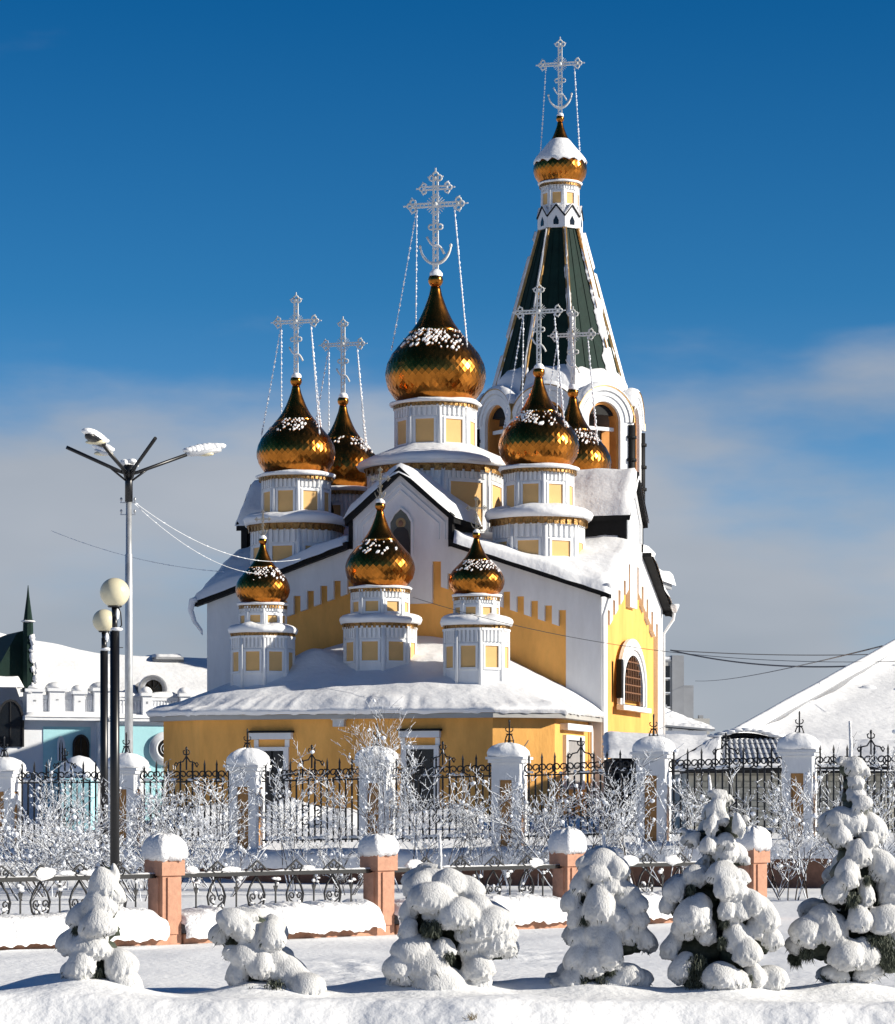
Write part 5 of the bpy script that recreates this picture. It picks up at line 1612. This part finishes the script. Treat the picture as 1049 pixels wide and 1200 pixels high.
# ------------------------------------------------------------------ frosted shrubs
def shrub_meshes(seed, h, spread, stems, dens=1.0, snowy=1.0):
    rr = random.Random(seed)
    br, fr = MB(), MB()
    def twig(p, dirv, L, r, lvl):
        pts = [p]; d = dirv.normalized(); n = 4 if lvl < 2 else 3
        for i in range(n):
            d = (d + Vector((rr.uniform(-.22, .22), rr.uniform(-.22, .22), rr.uniform(-.10, .14)))).normalized()
            pts.append(pts[-1] + d * (L / n))
        rs = [r * (1 - .55 * i / n) for i in range(n + 1)]
        br.tube(pts, rs, 3, cap=False)
        for i in range(n):
            if rr.random() < .66 * snowy:
                up = Vector((0, 0, r * .7)) + Vector((rr.uniform(-1, 1), -.6, 0)) * r * .5
                fr.tube([pts[i] + up, pts[i].lerp(pts[i + 1], .5) + up * 1.4, pts[i + 1] + up], [rs[i] * .75 + .001, rs[i] * .8 + .0028, rs[i + 1] * .75 + .001], 4, cap=False)
        if lvl < 3:
            nb = {0: int(6 * dens), 1: int(4 * dens), 2: 3}[lvl]
            for k in range(nb):
                t = rr.uniform(.25, 1.0); i = min(n - 1, int(t * n)); q = pts[i].lerp(pts[i + 1], t * n - i)
                az = rr.uniform(0, 2 * PI)
                nd = (d + Vector((math.cos(az), math.sin(az), rr.uniform(-.35, .45))) * rr.uniform(.6, 1.1)).normalized()
                twig(q, nd, L * rr.uniform(.30, .52), max(.0030, r * .54), lvl + 1)
        if lvl >= 2 and rr.random() < .045 * snowy:
            q = rr.uniform(.012, .034)
            fr.blob(pts[-1], q * 1.4, q * 1.2, q, .35, sub=1, seed=rr.random() * 9)
    for s in range(stems):
        az = rr.uniform(0, 2 * PI)
        twig(Vector((math.cos(az) * .10, math.sin(az) * .10, -.05)), Vector((math.cos(az) * spread, math.sin(az) * spread, 1)), h * rr.uniform(.65, 1.0), .0095, 0)
    a, b = br.mesh('branches'), fr.mesh('frost')
    a.materials.append(MATS['bark']); b.materials.append(MATS['frost'])
    return a, b
VAR = [shrub_meshes(1, 1.7, .5, 6, 1.3), shrub_meshes(2, 1.55, .7, 6, 1.3), shrub_meshes(3, 1.8, .3, 4, 1.3), shrub_meshes(4, 1.15, .9, 7, 1.3), shrub_meshes(5, 1.65, .45, 5, 1.3),
       shrub_meshes(6, 2.9, .05, 4, 1.6), shrub_meshes(7, 2.2, .10, 1, 1.0, .5), shrub_meshes(8, 1.35, .65, 6, 1.3)]
# (pixel column, distance, base height, variant, scale, label)
SHR = [
 (12, 57, .1, 0, 1.05, 'frosted shrub at the far left edge in front of the fence pillar'),
 (45, 54, 0, 1, 1.0, 'spreading frosted shrub between left pillar and blue booth'),
 (78, 56, 0, 4, 1.0, 'frosted shrub in front of the blue booth'),
 (30, 50, 0, 3, .85, 'low frosted shrub close to the left edge above the low rail'),
 (122, 53, 0, 3, 1.15, 'frosted shrub crossing in front of the globe lamp posts'),
 (60, 52, 0, 3, 1.1, 'low tangled frosted shrub above the left low rail'),
 (185, 53.5, 0, 4, .95, 'slim frosted shrub above the nearest post snow cap'),
 (165, 56, 0, 0, .95, 'frosted shrub right of the globe lamp posts'),
 (165, 50, 0, 3, .9, 'low wide frosted shrub above the nearest granite post'),
 (205, 55.5, 0, 1, 1.05, 'dense frosted shrub left of the apse corner'),
 (238, 54.5, 0, 4, 1.15, 'tall frosted shrub in front of the apse left corner'),
 (262, 52, 0, 3, 1.0, 'low frosted shrub right of the nearest granite post'),
 (345, 55.5, 0, 2, 1.05, 'upright frosted shrub before the first dark window'),
 (408, 53, 0, 3, .85, 'low frosted shrub left of the second granite post'),
 (458, 56, 0, 5, 1.0, 'tall slender frosted sapling reaching above the pillar snow cap'),
 (478, 55, 0, 2, 1.15, 'bushy frosted sapling in front of the second dark window'),
 (385, 55, 0, 2, .95, 'upright frosted shrub left of the second window frame'),
 (515, 56, 0, 4, 1.0, 'frosted shrub at the right jamb of the second dark window'),
 (572, 54.5, 0, 0, .85, 'frosted shrub just left of the pillar at the sunlit corner'),
 (690, 55.5, 0, 4, 1.0, 'frosted shrub in front of the church corner downpipe'),
 (541, 55.5, 0, 6, 1.35, 'thin bare sapling with few frost tufts before the apse corner'),
 (604, 55, 0, 4, 1.1, 'frosted shrub wrapped around the pillar at the sunlit corner'),
 (632, 55, 0, 6, 1.0, 'thin frosted sapling in front of the sunlit apse'),
 (660, 54.5, 0, 1, 1.1, 'frosted shrub with a snowy arching bough in the sunlit span'),
 (752, 54, 0, 2, 1.05, 'frosted shrub in front of the pillar by the lean-to'),
 (790, 55, 0, 7, 1.0, 'frosted shrub behind the top of the tall snowy fir'),
 (800, 57, .2, 6, 1.25, 'bare frosted sapling rising above the lean-to roof'),
 (925, 50, 0, 4, 1.15, 'dense frosted shrub between the two tallest snowy firs'),
 (905, 52, 0, 1, .85, 'low frosted shrub in front of the gatehouse blocks'),
 (952, 51, 0, 0, .95, 'frosted shrub left of the rightmost snowy fir'),
 (1000, 56, .2, 6, 1.55, 'tall thin sapling behind the rightmost snowy fir'),
 (1035, 54, 0, 2, 1.2, 'frosted shrub at the right edge of the frame'),
 (1020, 50, 0, 3, .9, 'low frosted shrub peeping out behind the rightmost fir'),
]
for k, (px, d, z, v, s, label) in enumerate(SHR):
    a, b = VAR[v]
    t = thing('frosted_shrub' if v not in (5, 6) else 'frosted_sapling', label, 'shrub' if v not in (5, 6) else 'sapling', (XP(px, d), d, z), rng.uniform(0, 6.28), 'frosted bare shrubs along the iron fence')
    t.scale = (s * .72, s * .72, s) if v in (5, 6) else (s * 1.15, s * 1.15, s * 1.22)
    ob('branches', a, None, t); ob('frost', b, None, t, kind='stuff')

# ------------------------------------------------------------------ snow laden firs
def remesh(mb, voxel):
    me = mb.mesh('tmp'); o = bpy.data.objects.new('tmp', me); col.objects.link(o)
    md = o.modifiers.new('r', 'REMESH'); md.mode = 'VOXEL'; md.voxel_size = voxel; md.use_smooth_shade = True
    sm = o.modifiers.new('s', 'SMOOTH'); sm.factor = .5; sm.iterations = 3
    dg = bpy.context.evaluated_depsgraph_get()
    r = bpy.data.meshes.new_from_object(o.evaluated_get(dg))
    bpy.data.objects.remove(o); bpy.data.meshes.remove(me)
    return r
def fir(label, d, axis_px, lumps, zs, x0, y0, stem=None, seed=0, gaps=()):
    """lumps: (zx, zy, rx, ry) in an enlarged crop; zs = enlargement, x0,y0 = crop corner"""
    s = d / FPX
    rr = random.Random(seed)
    ax = XP(axis_px, d)
    L = []
    for (zx, zy, rx, ry) in lumps:
        L.append((XP(x0 + zx / zs, d) - ax, ZP(y0 + zy / zs, d), rx / zs * s, ry / zs * s))
    gz = ground_z(ax, d)
    t = thing('snowy_fir', label, 'fir tree', (ax, d, 0), 0, 'young firs loaded with snow along the street')
    def env(z):
        return max([abs(x) + rx * .55 for x, zz, rx, rz in L if abs(zz - z) < rz + .10] + [.08])
    sn = MB(); nd = MB()
    ztop = max(z + rz for x, z, rx, rz in L)
    core = MB()
    for i, (x, z, rx, rz) in enumerate(L):
        Rr = env(z)
        yo = math.sqrt(max(0, Rr * Rr - x * x)) * .62 * rr.uniform(.75, 1.25)
        ry = (rx + rz) / 2 * rr.uniform(.85, 1.1)
        core.blob((x * .85, 0, z - rz * .35), rx * 1.0, max(ry * .8, yo * .80), rz * 1.0, .3, 2.0, 2, seed=i)
        core.blob((x * .5, 0, z - rz * .5), max(rx * .9, abs(x) * .6), max(ry * .7, yo * .7), rz * 1.0, .3, 2.0, 2, seed=i + 50)
        for side in (-1, 1):
            if side == 1 and rr.random() < .25: continue
            jx = 0 if side == -1 else rr.uniform(-.06, .06)
            jz = 0 if side == -1 else rr.uniform(-.04, .04)
            c = Vector((x * (1 if side == -1 else rr.uniform(.75, 1.0)) + jx, side * yo, z + jz))
            # a bough load: rounded crown and a heavier lobe sliding outwards and down
            out_ = Vector((x, side * yo, 0)); out_ = out_.normalized() if out_.length > .02 else Vector((0, side, 0))
            lean = max(-1, min(1, c.x / max(Rr, .05)))
            phi = lean * rr.uniform(.45, .85) + rr.uniform(-.15, .15)
            sn.bough(c, phi, rz * 1.14, rx * .98, ry * .95, i * 1.7 + side + seed)
            sn.blob(c - out_ * rx * .35 + Vector((0, 0, rz * .45)), rx * .72, ry * .75, rz * .58, .05, .9, 3, seed=i * 3.7 + side + seed)
            nh = int(2 + 9 * rx)
            for q in range(nh):
                a = rr.uniform(PI * 1.15, PI * 1.85); f = rr.uniform(.65, .88); w = rr.uniform(.016, .032)
                yy = side * ry * math.sqrt(max(0, 1 - f * f)) * rr.uniform(.2, .95)
                sn.blob((c.x + rx * f * math.cos(a), c.y + yy, c.z + rz * f * math.sin(a)), w, w, w * rr.uniform(1.2, 2.2), .3, 1.5, 1, seed=q)
            for q in range(int(8 + 70 * rx)):
                a = rr.uniform(PI * 1.1, PI * 1.9); f = rr.uniform(.6, .95)
                p = Vector((c.x + rx * f * math.cos(a), c.y + ry * rr.uniform(-.9, .6), c.z + rz * f * math.sin(a)))
                dv = Vector((math.cos(a) * .7 + rr.uniform(-.4, .4), rr.uniform(-.5, .5), -1)).normalized() * rr.uniform(.03, .075)
                w = dv.cross(Vector((rr.uniform(-1, 1), rr.uniform(-1, 1), .2))).normalized() * .005
                nd.add([p - w, p + w, p + dv], [(0, 1, 2)])
    me = remesh(sn, .012)
    n = len(me.vertices)
    co = np.empty(n * 3); me.vertices.foreach_get('co', co); co = co.reshape(-1, 3)
    nr = np.empty(n * 3); me.vertex_normals.foreach_get('vector', nr); nr = nr.reshape(-1, 3)
    for i in range(n):
        x, y, z = co[i]; nz_ = nr[i][2]
        k = .010 * noise.noise(Vector((x * 6, y * 6, z * 4 + seed)))
        if nz_ < .30:
            w = min(1, (.30 - nz_) / .6)
            k += w * (.018 * noise.noise(Vector((x * 24, y * 24, z * 12 + seed))) + .014 * noise.noise(Vector((x * 42, y * 42, z * 14))) + .011 * noise.noise(Vector((x * 60, y * 60, z * 34))))
        co[i] += nr[i] * k
    me.vertices.foreach_set('co', co.ravel()); me.update()
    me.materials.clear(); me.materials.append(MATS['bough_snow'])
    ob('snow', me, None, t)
    # dark boughs inside
    # dark hanging twigs in the hollows
    for (zx, zy, zr) in gaps:
        gx, gzz, gr = XP(x0 + zx / zs, d) - ax, ZP(y0 + zy / zs, d), zr / zs * s
        Rr = env(gzz); yo = math.sqrt(max(0.0, Rr * Rr - gx * gx)) * .62
        core.blob((gx, -yo * .75, gzz), gr * 1.1, gr, gr * 1.1, .3, 2, 2, seed=zx)
        for q in range(int(150 + 3000 * gr)):
            th = rr.uniform(0, 2 * PI); f = rr.uniform(.1, 1.15)
            p = Vector((gx + gr * f * math.cos(th), -yo * rr.uniform(.7, 1.25) - gr * .4, gzz + gr * (f * math.sin(th) + .3)))
            dv = Vector((rr.uniform(-.6, .6), rr.uniform(-.6, .1), -1)).normalized() * rr.uniform(.03, .09)
            w = dv.cross(Vector((rr.uniform(-1, 1), rr.uniform(-1, 1), .2))).normalized() * .005
            nd.add([p - w, p + w, p + dv], [(0, 1, 2)])
    ob('boughs', core, 'needles', t)
    o = ob('needles', nd, 'needles', t, kind='stuff')
    tr = MB(); tr.tube([(0, 0, gz - .2), (0, 0, ztop - .15)], [.05, .012], 8); ob('trunk', tr, 'bark', t)
    if stem:
        px, py0, py1 = stem
        x = XP(px, d) - ax
        m = MB(); m.tube([(x, 0, ZP(py1, d)), (x + .01, 0, ZP((py0 + py1) / 2, d)), (x, 0, ZP(py0, d))], [.02, .016, .011], 7)
        ob('leader', m, 'fir_snow', t)
    return t
T1 = [(475,560,16,32),(430,615,62,66),(470,640,35,60),(415,690,72,62),(330,745,48,55),(410,775,80,52),(300,850,58,55),(385,860,88,52),(350,930,62,75),(300,960,42,45),(340,1040,45,52),(360,990,50,60),(500,940,72,66),(520,1010,64,66),(470,1080,86,56),(560,1110,55,36),(270,1080,40,26)]
T2 = [(110,330,72,38),(60,362,30,42),(150,365,55,36),(220,372,46,48),(180,400,35,30),(90,425,28,22),(140,435,56,40),(110,490,36,42),(190,465,48,42),(260,480,65,42),(150,560,65,34),(120,570,35,26),(290,505,55,50),(330,540,66,48),(390,575,40,24),(300,570,50,32),(235,445,40,25)]
T3 = [(740,180,46,22),(700,215,54,46),(790,210,74,46),(740,250,85,48),(850,230,54,46),(750,305,46,32),(820,300,74,46),(880,275,44,38),(665,290,32,45),(660,350,32,36),(900,330,100,52),(940,380,74,48),(880,390,72,36),(975,410,36,34),(680,420,75,50),(640,470,56,52),(640,520,46,40),(770,410,42,32),(720,460,75,54),(760,520,90,54),(880,470,54,44),(880,520,46,38),(800,550,80,36)]
T4 = [(340,220,76,40),(270,230,26,26),(400,250,44,46),(330,270,64,36),(370,310,64,46),(260,310,38,46),(230,370,36,46),(330,390,66,72),(430,350,54,54),(460,390,54,46),(470,440,46,46),(245,430,32,50),(400,440,46,46),(495,510,36,54),(430,490,38,54),(260,510,46,46),(340,500,74,56),(370,560,54,70),(255,580,46,70),(310,600,54,64),(430,660,72,46),(480,680,62,40),(240,670,54,46),(210,700,70,26),(380,690,74,28)]
T5 = [(285,250,46,20),(275,310,44,44),(250,375,34,36),(300,345,30,30),(360,370,28,46),(390,350,20,16),(180,425,32,26),(150,405,26,12),(240,455,40,36),(310,440,44,32),(310,490,54,36),(360,490,44,36),(390,520,24,20),(190,580,54,42),(290,570,72,46),(370,590,36,36),(300,630,50,46),(350,640,44,44),(105,640,44,52),(80,690,32,52),(180,735,78,80),(235,815,42,50),(145,790,52,52),(310,720,44,44),(360,720,42,44),(415,690,50,54),(470,740,54,70),(490,830,44,60),(430,800,36,44),(350,830,60,68),(390,890,64,54),(95,870,40,62),(130,960,50,64),(285,990,88,54),(350,1010,54,44),(430,990,44,54),(505,1005,62,50)]
T6 = [(800,110,32,14),(845,130,44,32),(880,150,28,18),(850,195,34,26),(850,250,40,28),(870,285,44,34),(785,345,62,40),(840,365,54,54),(925,385,50,62),(785,420,48,44),(735,385,34,34),(850,490,54,54),(900,440,36,36),(805,560,52,54),(950,540,62,62),(1000,590,54,54),(760,640,54,54),(800,600,44,36),(880,650,36,54),(980,660,54,62),(705,745,62,46),(640,805,72,62),(615,865,54,44),(740,800,72,62),(850,755,54,52),(960,760,72,54),(1010,820,44,54),(800,900,80,60),(870,900,70,60),(900,975,70,40),(770,985,62,36),(1040,700,54,70)]
GAPS = [
 [(410,975,18),(375,1078,24),(322,800,12)],
 [(235,548,30),(160,548,12)],
 [(745,348,22),(720,350,18),(640,540,24),(680,545,18),(790,435,14)],
 [(275,445,12),(270,690,26),(340,692,26),(410,340,10),(380,640,14)],
 [(190,960,44),(215,1000,40),(180,1020,40),(290,850,16),(300,770,12),(165,640,16),(400,1000,14)],
 [(950,880,48),(985,930,50),(910,850,28),(820,680,26),(640,900,30),(600,930,26),(880,600,14)],
]
FIRS = [
 ('leftmost snowy fir, short and leaning left before the granite post', 25.0, 118, T1, 3.497, 0, 860, None),
 ('lowest snowy fir, a crouched bush left of centre', 25.4, 312, T2, 2.76, 240, 960, None),
 ('broad snowy fir with a bare leader and a wide right bough', 25.6, 520, T3, 2.76, 240, 960, (515, 978, 1030)),
 ('stooped round headed snowy fir between second and fourth posts', 25.6, 706, T4, 3.278, 600, 940, (707, 975, 1006)),
 ('tall conical snowy fir hiding the fourth granite post', 25.5, 846, T5, 3.529, 760, 860, (831, 908, 935)),
 ('tallest snowy fir at the right edge reaching above the iron fence', 25.7, 990, T6, 3.529, 760, 860, (996, 845, 905)),
]
for lab, d, px, lumps, *_ in FIRS:
    BUMPS.append((XP(px, d), d - .1, .15, .36))
BUMPS.append((XP(55, 25.2), 25.2, .12, .30)); BUMPS.append((XP(440, 25.8), 25.8, .12, .35)); BUMPS.append((XP(620, 25.8), 25.8, .13, .30)); BUMPS.append((XP(600, 24.6), 24.6, .05, .3))
for i, (lab, d, px, lumps, zs, x0, y0, stem) in enumerate(FIRS):
    fir(lab, d, px, lumps, zs, x0, y0, stem, seed=i * 13 + 2, gaps=GAPS[i])
build_ground()

# dry stems poking through the ploughed bank
for (px, py, nb, lab) in ((553, 1188, 34, 'dry grass tuft sticking out of the ploughed bank below the broad fir'), (757, 1184, 26, 'dry grass tuft in the bank between the stooped fir and the conical fir'), (783, 1189, 18, 'tiny dry grass tuft in the bank under the conical fir')):
    d = 23.75; x = XP(px, d); z = ground_z(x, d)
    t = MB(); rr = random.Random(px)
    for q in range(nb):
        p = Vector((rr.uniform(-.05, .05), rr.uniform(-.03, .03), -.02)); dv = Vector((rr.uniform(-.7, .7), rr.uniform(-.6, .1), rr.uniform(.2, 1))).normalized() * rr.uniform(.03, .10)
        w = Vector((.004, 0, .002)); t.add([p - w, p + w, p + dv * .6 + w * .6, p + dv], [(0, 1, 2, 3)])
    o = ob('grass_tuft', t, 'dry_grass', None, (x, d, z))
    tag(o, lab, 'grass tuft', 'dry grass tufts in the snow bank')
